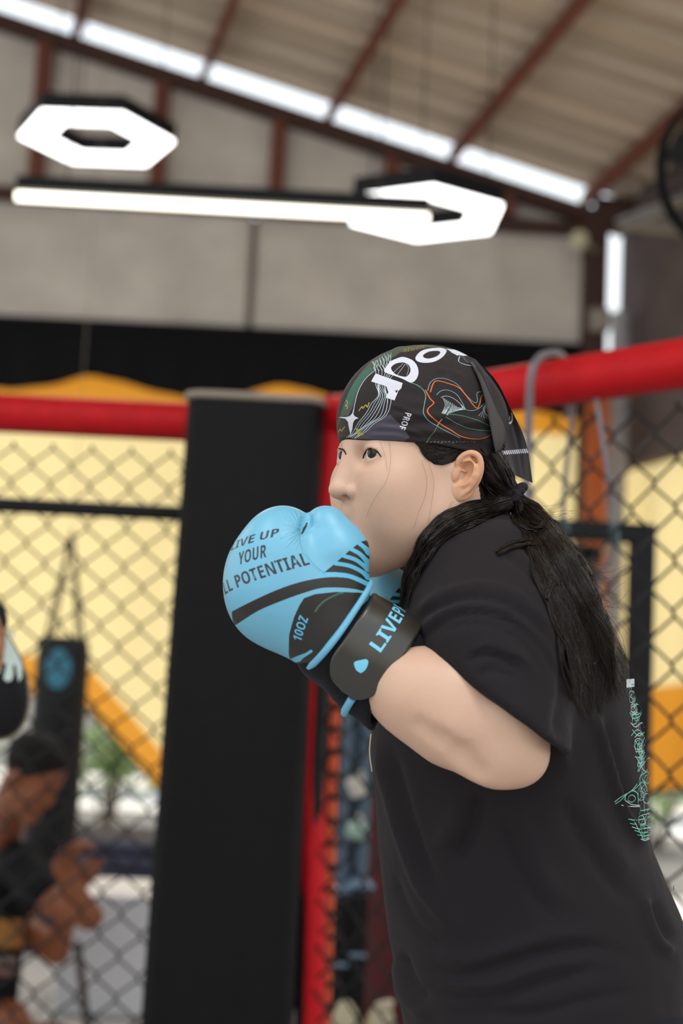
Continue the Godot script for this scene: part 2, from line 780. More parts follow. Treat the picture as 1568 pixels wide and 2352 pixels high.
func build_room() -> void:
	var panel_m := grained(mat(220, 213, 206, 0.75), 0.01, 0.12, 0.6, 3)
	var rust := grained(mat(134, 72, 54, 0.7), 0.05, 0.35, 3.0, 5)
	var rust_dark := grained(mat(78, 46, 40, 0.7), 0.05, 0.3, 3.0, 6)
	var sheet_m: Array = []
	for k in 4:
		var c: Array = [[240, 229, 214], [228, 216, 202], [248, 234, 206], [218, 206, 194]][k]
		var smt := mat(c[0], c[1], c[2], 0.5, 0.1)
		smt.albedo_texture = noise_tex(0.022, Color(0.66, 0.62, 0.58), Color(1, 1, 1), 11 + k, 512, 3)     # lighter and darker streaks run down the slope
		smt.uv1_scale = Vector3(0.8, 0.035, 1)
		sheet_m.append(smt)
	# floor: concrete slab under mats, made pale to bounce light up to the roof
	var fl := setting("floor", "pale mat floor of the gym")
	var m := M.new()
	m.cbox(Vector3(0, -0.12, -3.5), Vector3(18, 0.2, 19), 0.01)
	part(fl, "slab", m, grained(mat(96, 94, 92, 0.85), 0.04, 0.25, 0.8, 21))
	var matm := [grained(mat(210, 207, 204, 0.8), 0.08, 0.15, 2.0, 22), grained(mat(202, 199, 196, 0.8), 0.08, 0.15, 2.0, 23)]
	var tile := M.new()
	tile.cbox(Vector3.ZERO, Vector3(0.994, 0.02, 0.994), 0.006)
	var tile_mesh := tile.mesh()
	for ix in range(-4, 4):
		for iz in range(-9, 2):
			var o := part(fl, "mat_tile", tile_mesh, matm[(ix + iz) & 1])
			o.position = Vector3(ix + 0.5, -0.01, iz + 0.5)
	# gable wall: panels between rust-brown steel
	var wb := setting("wall_back", "off-white panelled gable wall in a rust-brown steel frame")
	var cols := [-6.2, -4.5, -3.3, -2.1, -1.31, -0.53, 0.22, 0.98, 1.56]
	for k in cols.size() - 1:
		m = M.new()
		m.prism([Vector2(cols[k] + 0.004, 4.25), Vector2(cols[k + 1] - 0.004, 4.25), Vector2(cols[k + 1] - 0.004, raft_y(cols[k + 1])), Vector2(cols[k] + 0.004, raft_y(cols[k]))], Transform3D(Basis.IDENTITY, Vector3(0, 0, -9.08)), 0.05, 0.004)
		part(wb, "wall_panel", m, panel_m)
	for p in [[-6.2, -3.4], [-3.38, -0.675], [-0.645, 1.56]]:
		m = M.new()
		m.prism([Vector2(p[0], 3.42), Vector2(p[1], 3.42), Vector2(p[1], 4.248), Vector2(p[0], 4.248)], Transform3D(Basis.IDENTITY, Vector3(0, 0, -9.06)), 0.05, 0.006)
		part(wb, "wall_panel", m, panel_m)
	m = M.new()
	m.cbox(Vector3(-0.66, 3.81, -9.05), Vector3(0.05, 0.78, 0.05), 0.004)
	part(wb, "joint_strip", m, grained(mat(120, 112, 104, 0.7), 0.05, 0.2, 2.0, 8))
	m = M.new()
	m.beam(Vector3(-6.2, 4.33, -8.98), Vector3(1.6, 4.22, -8.98), 0.12, 0.075, 0.008)
	part(wb, "tie_beam", m, rust_dark)
	m = M.new()
	m.beam(Vector3(-6.2, raft_y(-6.2) - 0.05, -8.98), Vector3(1.75, raft_y(1.75) - 0.05, -8.98), 0.12, 0.1, 0.008)
	part(wb, "rafter", m, rust_dark)
	for x in [-3.3, -2.1, -1.31, -0.53, 0.22, 0.98]:
		m = M.new()
		m.cbox(Vector3(x, (4.29 + raft_y(x) - 0.08) * 0.5, -8.98), Vector3(0.098, raft_y(x) - 0.08 - 4.29, 0.08), 0.006)
		part(wb, "strut", m, rust)
	m = M.new()
	m.cbox(Vector3(1.565, 2.13, -8.98), Vector3(0.15, 4.26, 0.16), 0.01)
	part(wb, "corner_column", m, rust_dark)
	# right wall, and the far left post line stays open
	var wr := setting("wall_right", "dark grey-brown side wall of the hall")
	m = M.new()
	var wall_c := grained(mat(104, 92, 92, 0.85), 0.02, 0.2, 0.7, 9)
	m.beam(Vector3(1.80, 3.62, -9.12), Vector3(1.80 + 10.4 * DIRX, 3.62, 1.3), 0.1, 1.9, 0.01)
	part(wr, "wall_sheet", m, wall_c)
	m = M.new()
	m.cbox(Vector3(1.80, raft_y(1.80) + 0.08, -8.97), Vector3(0.5, 0.15, 0.1), 0.006)
	part(wr, "eave_block", m, rust_dark)
	for k in 2:
		m = M.new()
		var t := 7.2 + k * 3.8
		m.cbox(Vector3(1.84 + t * DIRX, 2.1, -9.0 + t), Vector3(0.1, 4.2, 0.12), 0.008, Basis(Vector3.UP, atan(DIRX)))
		part(wr, "wall_post", m, rust_dark)
	# roof
	var rf := setting("ceiling", "corrugated metal roof on rust-brown purlins")
	var up := Vector3(DIRX, DIRY, 1).normalized().cross(Vector3(1, SLOPE, 0).normalized()).normalized()
	for k in 14:
		m = M.new()
		var rows := [[], []]
		for side in 2:
			for q in 49:
				var u := float(q) / 48.0
				var t := -0.03 + k * 0.75 + u * 0.77
				var ph := fposmod(u * 4.0, 1.0)
				var h := clampf(1.8 * sin(ph * TAU), -1.0, 1.0) * 0.015
				rows[side].append(roof_at(-6.5 if side == 0 else 2.05, t, 0.165) + up * (h + (0.003 if k % 2 else 0.0)))
		m.grid(rows)
		part(rf, "roof_sheet", m, sheet_m[[1, 3, 1, 0, 2, 1, 3, 2, 1, 3, 2, 0, 1, 3, 0, 2, 1][k]])
	for x in [-5.6, -4.8, -4.0, -3.2, -2.67, -1.90, -1.04, -0.20, 0.62, 1.50]:
		m = M.new()
		m.beam(roof_at(x, -0.03, 0.075), roof_at(x, 10.4, 0.075), 0.055, 0.13, 0.006, up)
		part(rf, "purlin", m, rust)
	# ridge side: a second slope falls away to the left, ending in an open eave
	m = M.new()
	var r2 := [[], []]
	for side in 2:
		for q in 3:
			r2[side].append(roof_at(-6.5, -0.03 + q * 5.25, 0.165) + (Vector3.ZERO if side == 0 else Vector3(-5.0, -1.45, 0)))
	m.grid(r2)
	part(rf, "roof_sheet", m, sheet_m[1])

func build_outside() -> void:
	var gr := setting("ground", "pale concrete ground outside the hall")
	var m := M.new()
	m.cbox(Vector3(0, -0.3, -4), Vector3(90, 0.3, 90), 0.02)
	part(gr, "concrete", m, grained(mat(210, 208, 204, 0.9), 0.03, 0.15, 0.3, 31))
	var yw := setting("wall_yard", "pale yard wall outside behind the tarpaulins")
	m = M.new()
	m.cbox(Vector3(0, 0.95, -17.0), Vector3(34, 1.9, 0.2), 0.02)
	part(yw, "render", m, grained(mat(196, 196, 186, 0.9), 0.03, 0.25, 0.5, 32))
	# shrubs seen below the tarpaulins
	var leafm := [mat(104, 140, 78, 0.6), mat(140, 172, 104, 0.6), mat(70, 104, 62, 0.6)]
	for lm in leafm:
		lm.backlight_enabled = true
		lm.backlight = Color(0.4, 0.5, 0.2)
	var rng := RandomNumberGenerator.new()
	rng.seed = 5
	var spots := [[-1.75, -11.6, 1.35, "pale green leafy shrub outside the gap below the left tarpaulin", "shrub"], [2.75, -12.0, 1.5, "bright green leafy shrub outside below the right tarpaulin", "shrub"]]
	for s in spots:
		var o := thing("shrub", s[3], s[4], Vector3(s[0], -0.15, s[1]))
		var st := M.new()
		var lf := M.new()
		for k in 9:
			var tip := Vector3(s[0] + rng.randf_range(-0.5, 0.5), -0.15 + s[2] * rng.randf_range(0.5, 0.95), s[1] + rng.randf_range(-0.4, 0.4))
			st.tube(curve([Vector3(s[0], -0.15, s[1]), Vector3(s[0], 0.2, s[1]).lerp(tip, 0.4), tip], 4), 0.012, 5)
			for q in 46:
				var ce := tip.lerp(Vector3(s[0], 0.15, s[1]), rng.randf() * 0.75) + Vector3(rng.randfn(0, 0.13), rng.randfn(0, 0.1), rng.randfn(0, 0.13))
				var b := Basis.from_euler(Vector3(rng.randf() * TAU, rng.randf() * TAU, rng.randf() * TAU))
				var a0 := lf.v.size()
				for p in [Vector3(-0.06, 0, 0), Vector3(0, 0.022, 0.008), Vector3(0.06, 0, 0), Vector3(0, -0.022, 0.008)]:
					lf.add(ce + b * p)
				lf.face(a0, a0 + 1, a0 + 2)
				lf.face(a0, a0 + 2, a0 + 3)
		part(o, "stem", st, mat(90, 74, 56, 0.8))
		var leaves := part(o, "foliage", lf, leafm[0 if s[0] < 0 else 1])
		leaves.set_meta("kind", "stuff")

func hexring(ce: Vector3, rout: float, rin: float, turn: float, y0: float, y1: float) -> M:
	var m := M.new()
	for k in 6:
		var a0 := turn + TAU * k / 6.0
		var a1 := turn + TAU * (k + 1) / 6.0
		var o0 := ce + Vector3(cos(a0), 0, sin(a0)) * rout
		var o1 := ce + Vector3(cos(a1), 0, sin(a1)) * rout
		var i0 := ce + Vector3(cos(a0), 0, sin(a0)) * rin
		var i1 := ce + Vector3(cos(a1), 0, sin(a1)) * rin
		var lo := Vector3(0, y0, 0)
		var hi := Vector3(0, y1, 0)
		var f0 := m.i.size()
		m.poly_flat([o0 + lo, o1 + lo, i1 + lo, i0 + lo])
		m.poly_flat([o0 + hi, i0 + hi, i1 + hi, o1 + hi])
		m.poly_flat([o0 + lo, o0 + hi, o1 + hi, o1 + lo])
		m.poly_flat([i0 + lo, i1 + lo, i1 + hi, i0 + hi])
		if f0 < 0:
			return m
	return m

func hex_lamp(ce: Vector3, rout: float, rin: float, turn: float, label: String, e: float) -> void:
	var o := thing("hexagon_lamp", label, "lamp", ce, "hexagonal ceiling lamps")
	part(o, "housing", hexring(ce, rout * 1.02, rin * 0.96, turn, 0.012, 0.085), mat(26, 26, 29, 0.5))
	part(o, "diffuser", hexring(ce, rout, rin, turn, 0.0, 0.02), glow(255, 255, 255, 9.0))
	var w := M.new()
	for k in 3:
		var a := turn + TAU * k / 3.0
		var p := ce + Vector3(cos(a), 0, sin(a)) * rout * 0.8 + Vector3(0, 0.08, 0)
		w = M.new()
		w.tube([p, Vector3(p.x, 5.0, p.z)], 0.003, 5)
		part(o, "hanging_wire", w, mat(40, 38, 38, 0.6))
	for k in 6:
		var am := turn + TAU * (k + 0.5) / 6.0
		var rm := (rout + rin) * 0.5 * cos(PI / 6.0)
		var l := AreaLight3D.new()
		l.name = "lamp_light"
		l.area_size = Vector2(rm * 1.1, (rout - rin) * 0.8)
		l.light_energy = e / 6.0
		l.light_color = Color(1.0, 0.985, 0.95)
		l.area_range = 30.0
		l.shadow_enabled = true
		o.add_child(l, true)
		l.global_transform = Transform3D(Basis(Vector3(-sin(am), 0, cos(am)), Vector3(cos(am), 0, sin(am)), Vector3.UP), ce + Vector3(cos(am) * rm, -0.006, sin(am) * rm))

func build_lamps() -> void:
	hex_lamp(px(221, 322, 6.3), 0.345, 0.20, deg_to_rad(2), "glowing hexagonal ring lamp hanging alone at the upper left, above the tube light", 3.0)
	hex_lamp(px(975, 496, 6.0), 0.35, 0.205, deg_to_rad(28), "glowing hexagonal ring lamp partly behind the right end of the tube light", 3.0)
	hex_lamp(Vector3(0.55, 3.45, -0.25), 0.4, 0.2, 0.3, "added hexagonal ring lamp above the fighter, an unseen key light", 4.6)  # added out of view to light the fighter from above
	hex_lamp(Vector3(-1.6, 3.7, -0.9), 0.4, 0.2, 0.6, "added hexagonal ring lamp above the open ring, an unseen fill light", 3.0)  # another lamp added out of view, for fill
	hex_lamp(Vector3(-3.6, 3.9, -4.6), 0.4, 0.2, 0.1, "added hexagonal ring lamp at the far left, an unseen fill light", 4.0)  # added out of view to brighten the roof and gable wall
	hex_lamp(Vector3(2.7, 3.4, -3.6), 0.4, 0.2, 0.9, "added hexagonal ring lamp near the side wall at the right, an unseen fill light", 3.0)  # added fill on the right side, also unseen
	# linear lamp
	var a := px(38, 450, 5.2)
	var b := px(984, 501, 5.2)
	var o := thing("tube_light", "long straight glowing tube light in a black housing under the gable", "lamp", (a + b) * 0.5)
	var m := M.new()
	m.beam(a + Vector3(0, 0.045, 0), b + Vector3(0, 0.045, 0), 0.07, 0.05, 0.006)
	part(o, "housing", m, mat(24, 24, 26, 0.5))
	m = M.new()
	m.tube([a, a.lerp(b, 0.5), b], 0.017, 14)
	part(o, "tube", m, glow(255, 250, 232, 7.0))
	for u in [0.12, 0.88]:
		m = M.new()
		var p: Vector3 = a.lerp(b, u)
		m.tube([p + Vector3(0, 0.06, 0), Vector3(p.x, 5.2, p.z)], 0.003, 5)
		part(o, "hanging_wire", m, mat(40, 38, 38, 0.6))
	area_light("lamp_light", (a + b) * 0.5, Vector3.DOWN, 1.40, 0.022, 1.6, Color(1, 0.99, 0.94), o)
	(o.get_node("lamp_light") as Node3D).global_position = (a + b) * 0.5 + Vector3(0, -0.02, 0)
	# small flood lamp beside the corner column
	var c := hitz(1330, 550, -8.75)
	o = thing("flood_lamp", "small round pale spot lamp on a bracket beside the corner column", "lamp", c)
	m = M.new()
	m.lathe([Vector2(0.001, 0.06), Vector2(0.045, 0.05), Vector2(0.058, 0.0), Vector2(0.055, -0.01), Vector2(0.001, -0.012)], 20, Transform3D(Basis(Vector3.RIGHT, -1.3), c))
	part(o, "shade", m, mat(206, 202, 170, 0.35))
	m = M.new()
	m.beam(c + Vector3(0.03, 0, -0.04), Vector3(1.56, c.y - 0.02, -8.9), 0.03, 0.03)
	part(o, "bracket", m, mat(150, 146, 120, 0.5))

func tarp_at(x: float, y: float) -> Vector3:      # x runs along the gable and, past the corner, along the side wall
	var wob := 0.035 * sin(x * 4.1 + y * 0.8) + 0.02 * sin(x * 9.7 - y * 2.0)
	if x > 0.05:
		wob += 0.05 * sin(x * 2.3 + y * 1.9) + 0.03 * sin(x * 6.1 - y * 1.1)
	if x <= 1.85:
		return Vector3(x, y, -9.3 + wob)
	var t := x - 1.85
	var d := Vector3(DIRX, 0, 1).normalized()
	return Vector3(1.85, y, -9.3) + d * t + Vector3(d.z, 0, -d.x) * (0.1 + wob * minf(t * 3.0, 1.0))

func build_tarps() -> void:
	# black header roll above, yellow tarpaulins below, both hang in the gable opening
	var black := grained(mat(24, 26, 30, 0.9), 0.05, 0.3, 2.0, 41)
	var o := thing("black_valance", "long black fabric valance hanging below the gable wall with scalloped lower edge", "valance", Vector3(-1.2, 2.7, -9.0))
	var m := M.new()
	var rows := []
	for r in 15:
		var row := []
		for q in 121:
			var x := -6.2 + 7.75 * q / 120.0
			var drop := 0.34 + 0.09 * absf(sin((x + 0.42) * 2.55)) + 0.02 * sin(x * 5.3)
			var u := float(r) / 14.0
			row.append(Vector3(x, 3.43 - drop * u, -8.99 + 0.02 * sin(x * 21.0) * u))
		rows.append(row)
	m.grid(rows)
	part(o, "cloth", m, black)
	m = M.new()
	m.tube([Vector3(-6.2, 3.42, -9.0), Vector3(1.55, 3.42, -9.0)], 0.05, 14)
	part(o, "roll", m, black)
	var cream := mat(222, 204, 152, 0.75)
	cream.backlight_enabled = true
	cream.backlight = Color(0.84, 0.785, 0.59)
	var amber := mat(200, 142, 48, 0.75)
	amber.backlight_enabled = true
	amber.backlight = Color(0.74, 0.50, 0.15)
	var ropes := mat(40, 36, 34, 0.8)
	# left tarpaulin: its lower edge is hauled up to the left
	var low := func(x: float) -> float: return clampf(0.95 - (x + 1.54) * 1.03, 0.06, 1.04)
	for pass_k in 2:
		var left := pass_k == 0
		var x0 := -5.2 if left else 0.06
		var x1 := 0.0 if left else 5.6
		o = thing("yellow_tarpaulin", "pale yellow sunlit tarpaulin with a slanting amber hem, left of the black corner pad" if left else "pale yellow sunlit tarpaulin with amber foot and valance shade painted along its top, behind the woman's back", "tarpaulin", Vector3((x0 + x1) * 0.5, 1.6, -9.3), "yellow tarpaulins in the gable opening")
		var strips := []
		if left:
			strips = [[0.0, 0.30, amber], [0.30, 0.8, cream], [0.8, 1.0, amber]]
		else:
			strips = [[0.0, 0.24, amber], [0.24, 0.84, cream], [0.84, 1.0, amber]]  # amber top strip paints in the shade of the valance; the foot is hem
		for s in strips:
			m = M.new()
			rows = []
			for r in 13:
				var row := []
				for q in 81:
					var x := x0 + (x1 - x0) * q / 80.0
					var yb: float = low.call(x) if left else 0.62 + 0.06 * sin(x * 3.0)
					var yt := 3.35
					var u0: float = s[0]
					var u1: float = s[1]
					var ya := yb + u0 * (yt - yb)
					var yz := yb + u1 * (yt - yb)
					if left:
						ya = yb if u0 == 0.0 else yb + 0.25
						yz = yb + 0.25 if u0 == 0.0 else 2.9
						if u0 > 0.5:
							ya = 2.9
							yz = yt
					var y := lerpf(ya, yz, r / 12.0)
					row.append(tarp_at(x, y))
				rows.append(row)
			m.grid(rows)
			part(o, "hem_shade_band" if s[2] == amber else "sheet", m, s[2])
		m = M.new()
		var edge := []
		for q in 81:
			var x := x0 + (x1 - x0) * q / 80.0
			var yb: float = low.call(x) if left else 0.62 + 0.06 * sin(x * 3.0)
			edge.append(tarp_at(x, yb))
		m.tube(edge, 0.012, 6)
		part(o, "edge_rope", m, ropes)
	# rust post in the opening, right of the woman's head
	var rp := hitz(1365, 1200, -8.6)
	var col := thing("rust_post", "rust-orange steel post standing in front of the right tarpaulin", "post", Vector3(rp.x, 0, rp.z))
	m = M.new()
	m.cbox(Vector3(rp.x, 1.55, rp.z), Vector3(0.12, 3.1, 0.12), 0.01)
	part(col, "shaft", m, grained(mat(206, 100, 36, 0.7), 0.05, 0.35, 3.0, 44))
	m = M.new()
	m.cbox(Vector3(rp.x, 0.01, rp.z), Vector3(0.26, 0.02, 0.26), 0.004)
	part(col, "base_plate", m, grained(mat(120, 66, 40, 0.7), 0.05, 0.35, 3.0, 44))

# ------------------------------------------------------------------ the cage
const RAIL_Y := 1.885

func zigzag(hgt: float, pitch: float, phase: float, y0: float) -> ArrayMesh:    # one wire of chain link, upright, centred on x = 0
	var pts := []
	var k := 0
	var y := y0
	while y < y0 + hgt - 0.001:
		var s := 1.0 if (k & 1) else -1.0
		s *= phase
		var xx := s * (pitch * 0.25 + 0.0018)
		pts.append(Vector3(xx, y - 0.004, 0.0035 * (1.0 if (k & 1) else -1.0)))
		pts.append(Vector3(xx, y + 0.004, -0.0035 * (1.0 if (k & 1) else -1.0)))
		y += pitch * 0.5
		k += 1
	var m := M.new()
	m.tube(pts, 0.0031, 5)
	return m.mesh()

func build_cage() -> void:
	var red := grained(mat(200, 26, 34, 0.5), 0.02, 0.12, 3.0, 51)
	red.metallic_specular = 0.28
	var black := grained(mat(19, 19, 21, 0.65), 0.02, 0.15, 4.0, 52)
	var steel := mat(26, 26, 28, 0.5)
	var wire := mat(34, 34, 36, 0.45)
	var a := Vector3(-1.75, RAIL_Y, -3.65)
	var b := Vector3(-0.36, RAIL_Y, -3.65)
	var c := Vector3(-0.03, RAIL_Y, -3.46)
	var e := c + Vector3(0.682, 0, 0.737) * 2.0
	var wires := [zigzag(1.78, 0.102, 1.0, 0.07), zigzag(1.78, 0.102, -1.0, 0.07)]
	for sidek in 2:
		var p: Vector3 = a if sidek == 0 else c
		var q: Vector3 = b if sidek == 0 else e
		var dir := (q - p).normalized()
		var ln := (q - p).length()
		var o := thing("cage_panel", "chain-link cage panel with a black middle bar, left of the black corner pad" if sidek == 0 else "chain-link cage panel without a middle bar, running behind the woman to the right", "fence", Vector3(p.x, 0, p.z), "cage panels")
		var m := M.new()
		m.tube([p, p.lerp(q, 0.5), q], 0.024, 14)
		part(o, "top_tube", m, steel)
		m = M.new()
		m.tube([Vector3(p.x, 0.05, p.z), Vector3(q.x, 0.05, q.z)], 0.022, 12)
		part(o, "bottom_tube", m, steel)
		if sidek == 0:
			m = M.new()
			m.tube([Vector3(p.x, 1.642, p.z + 0.02), Vector3(q.x, 1.642, q.z + 0.02)], 0.0195, 14)
			part(o, "middle_tube", m, steel)
		for g in [p, q]:
			m = M.new()
			m.tube([Vector3(g.x, 0.0, g.z), Vector3(g.x, RAIL_Y, g.z)], 0.022, 12)
			part(o, "end_tube", m, steel)
		var cnt := int(ln / 0.051)
		var turn := Basis(Vector3.UP, atan2(-dir.z, dir.x))
		for k in range(1, cnt):
			var wo := part(o, "wire", wires[k & 1], wire)
			var at := p + dir * (k * 0.051)
			wo.transform = Transform3D(turn, Vector3(at.x, 0, at.z) - o.position)
		# padded sleeve on the top tube
		var pad := thing("red_rail_pad", "red vinyl pad along the top of the left cage panel" if sidek == 0 else "red vinyl pad along the top of the right cage panel, rising past the woman's head", "pad", p, "red pads on the cage")
		m = M.new()
		var q2 := q if sidek == 0 else e
		var pts := []
		for k in 13:
			pts.append(p.lerp(q2, k / 12.0))
		m.tube(pts, 0.049, 28)
		part(pad, "sleeve", m, red)
		m = M.new()
		m.tube([p + Vector3(0, -0.049, 0.004), q2 + Vector3(0, -0.049, 0.004)], 0.004, 6)
		part(pad, "seam", m, mat(120, 18, 24, 0.6))
	# black corner pad
	var cp := thing("corner_pad", "tall black vinyl corner pad of the cage with a pale top edge", "pad", Vector3(-0.22, 0, -3.42))
	var m2 := M.new()
	var rows := []
	var prof := [Vector2(-0.17, -0.15), Vector2(-0.185, -0.02), Vector2(-0.178, 0.03), Vector2(-0.15, 0.052), Vector2(-0.06, 0.058), Vector2(0.06, 0.058), Vector2(0.138, 0.052), Vector2(0.164, 0.03), Vector2(0.172, -0.02), Vector2(0.16, -0.15)]
	for r in 40:
		var y := 0.04 + 1.855 * r / 39.0
		var row := []
		for p in prof:
			var sh := 1.0 - 0.06 * pow(r / 39.0, 2.0)
			row.append(Vector3(-0.225 + p.x * (sh if p.x < 0.0 else 1.0) + (0.012 if p.x < 0.0 else 0.0) * r / 39.0, y, -3.40 + p.y + 0.004 * sin(y * 9.0 + p.x * 20.0) + (0.003 * sin(p.x * 60.0) * pow(r / 39.0, 3.0))))
		rows.append(row)
	m2.grid(rows, true)
	var top: Array = rows[39]
	var t0 := []
	for p in top:
		t0.append(p)
	t0.reverse()
	m2.poly_flat(t0)
	part(cp, "cover", m2, black)
	m2 = M.new()
	var lip := []
	for k in range(1, 9):
		lip.append(top[k] + Vector3(0, 0.006, 0.0))
	m2.tube(lip, 0.009, 8)
	part(cp, "top_trim", m2, mat(150, 138, 124, 0.6), "pale top trim")
	for y in [0.75, 1.24, 1.38, 1.72]:
		m2 = M.new()
		m2.ball(Vector3(-0.405 + 0.008 * y, y, -3.41), Vector3(0.006, 0.007, 0.006), Basis.IDENTITY, 10, 6)
		part(cp, "snap_button", m2, mat(150, 110, 84, 0.4, 0.6))
	# red padded upright and the laced orange bar beside it
	var rp := thing("red_post_pad", "narrow red vinyl padded upright between the black corner pad and the laced orange bar", "pad", Vector3(-0.014, 0, -3.44))
	m2 = M.new()
	m2.tube(curve([Vector3(-0.008, 0.03, -3.46), Vector3(-0.012, 0.5, -3.46), Vector3(-0.036, 1.0, -3.47), Vector3(-0.044, 1.4, -3.47), Vector3(-0.030, RAIL_Y - 0.03, -3.46)], 6), 0.030, 22)
	part(rp, "sleeve", m2, red)
	m2 = M.new()
	m2.ball(Vector3(-0.03, RAIL_Y, -3.46), Vector3(0.052, 0.052, 0.052))
	part(rp, "cap", m2, red)
	var ob := thing("orange_bar", "slim orange upright laced with dark cord behind the red padded upright", "post", Vector3(0.045, 0, -3.46))
	m2 = M.new()
	m2.cbox(Vector3(0.012, 0.92, -3.50), Vector3(0.026, 1.82, 0.026), 0.004, Basis(Vector3.BACK, 0.018))
	part(ob, "bar", m2, mat(206, 84, 44, 0.6))
	var lace := M.new()
	var ring := []
	for k in 9:
		ring.append(Vector3(0.019 * cos(TAU * k / 8.0), 0.006 * sin(TAU * k / 8.0), 0.021 * sin(TAU * k / 8.0)))
	lace.tube(ring, 0.0065, 6, false)
	var lm := lace.mesh()
	for k in 33:
		var lo := part(ob, "lacing", lm, wire)
		lo.position = Vector3(0.012 - 0.018 * (0.08 + k * 0.0545 - 0.92), 0.08 + k * 0.0545, -3.50) - ob.position
	# jump ropes over the right rail
	var cordm := mat(112, 108, 116, 0.45)
	var grip := mat(36, 66, 74, 0.4)
	var j := thing("jump_rope", "grey cord hung in a loop over the right red rail just behind the headscarf", "rope", px(1218, 830, 2.95), "jump ropes on the rail")
	m2 = M.new()
	var line := curve([px(1210, 1210, 2.97), px(1212, 1060, 2.96), px(1214, 960, 2.94), px(1219, 870, 2.92), px(1232, 829, 2.93), px(1258, 812, 2.98), px(1288, 815, 3.06), px(1300, 860, 3.09), px(1302, 960, 3.09)], 6)
	m2.tube(line, 0.0085, 9)
	part(j, "cord", m2, cordm)
	m2 = M.new()
	m2.tube([px(1210, 1200, 2.97), px(1209, 1260, 2.97), px(1208, 1310, 2.97)], [0.010, 0.013, 0.011], 10)
	part(j, "grip", m2, grip)
	j = thing("jump_rope", "thin grey jump rope with two dark teal grips hanging under the right red rail", "rope", px(1345, 900, 2.9), "jump ropes on the rail")
	m2 = M.new()
	line = curve([px(1292, 1190, 3.02), px(1300, 1080, 3.02), px(1314, 960, 3.01), px(1322, 900, 3.02), px(1334, 868, 3.0), px(1352, 868, 2.96), px(1366, 890, 2.93), px(1376, 960, 2.90), px(1392, 1060, 2.88), px(1403, 1150, 2.89), px(1408, 1215, 2.89)], 6)
	m2.tube(line, 0.0055, 8)
	part(j, "cord", m2, cordm)
	for g in [[1292, 1190, 3.02, 1296, 1232], [1408, 1205, 2.89, 1410, 1250]]:
		m2 = M.new()
		m2.tube([px(g[0], g[1], g[2]), px(g[3], (g[1] + g[4]) * 0.5, g[2]), px(g[3], g[4], g[2])], [0.008, 0.0115, 0.0095], 10)
		part(j, "grip", m2, grip)
	m2 = M.new()
	m2.tube(curve([px(1410, 1248, 2.89), px(1408, 1275, 2.9), px(1390, 1300, 2.92), px(1376, 1330, 2.95), px(1374, 1400, 2.97)], 5), 0.0045, 7)
	part(j, "tail", m2, cordm)

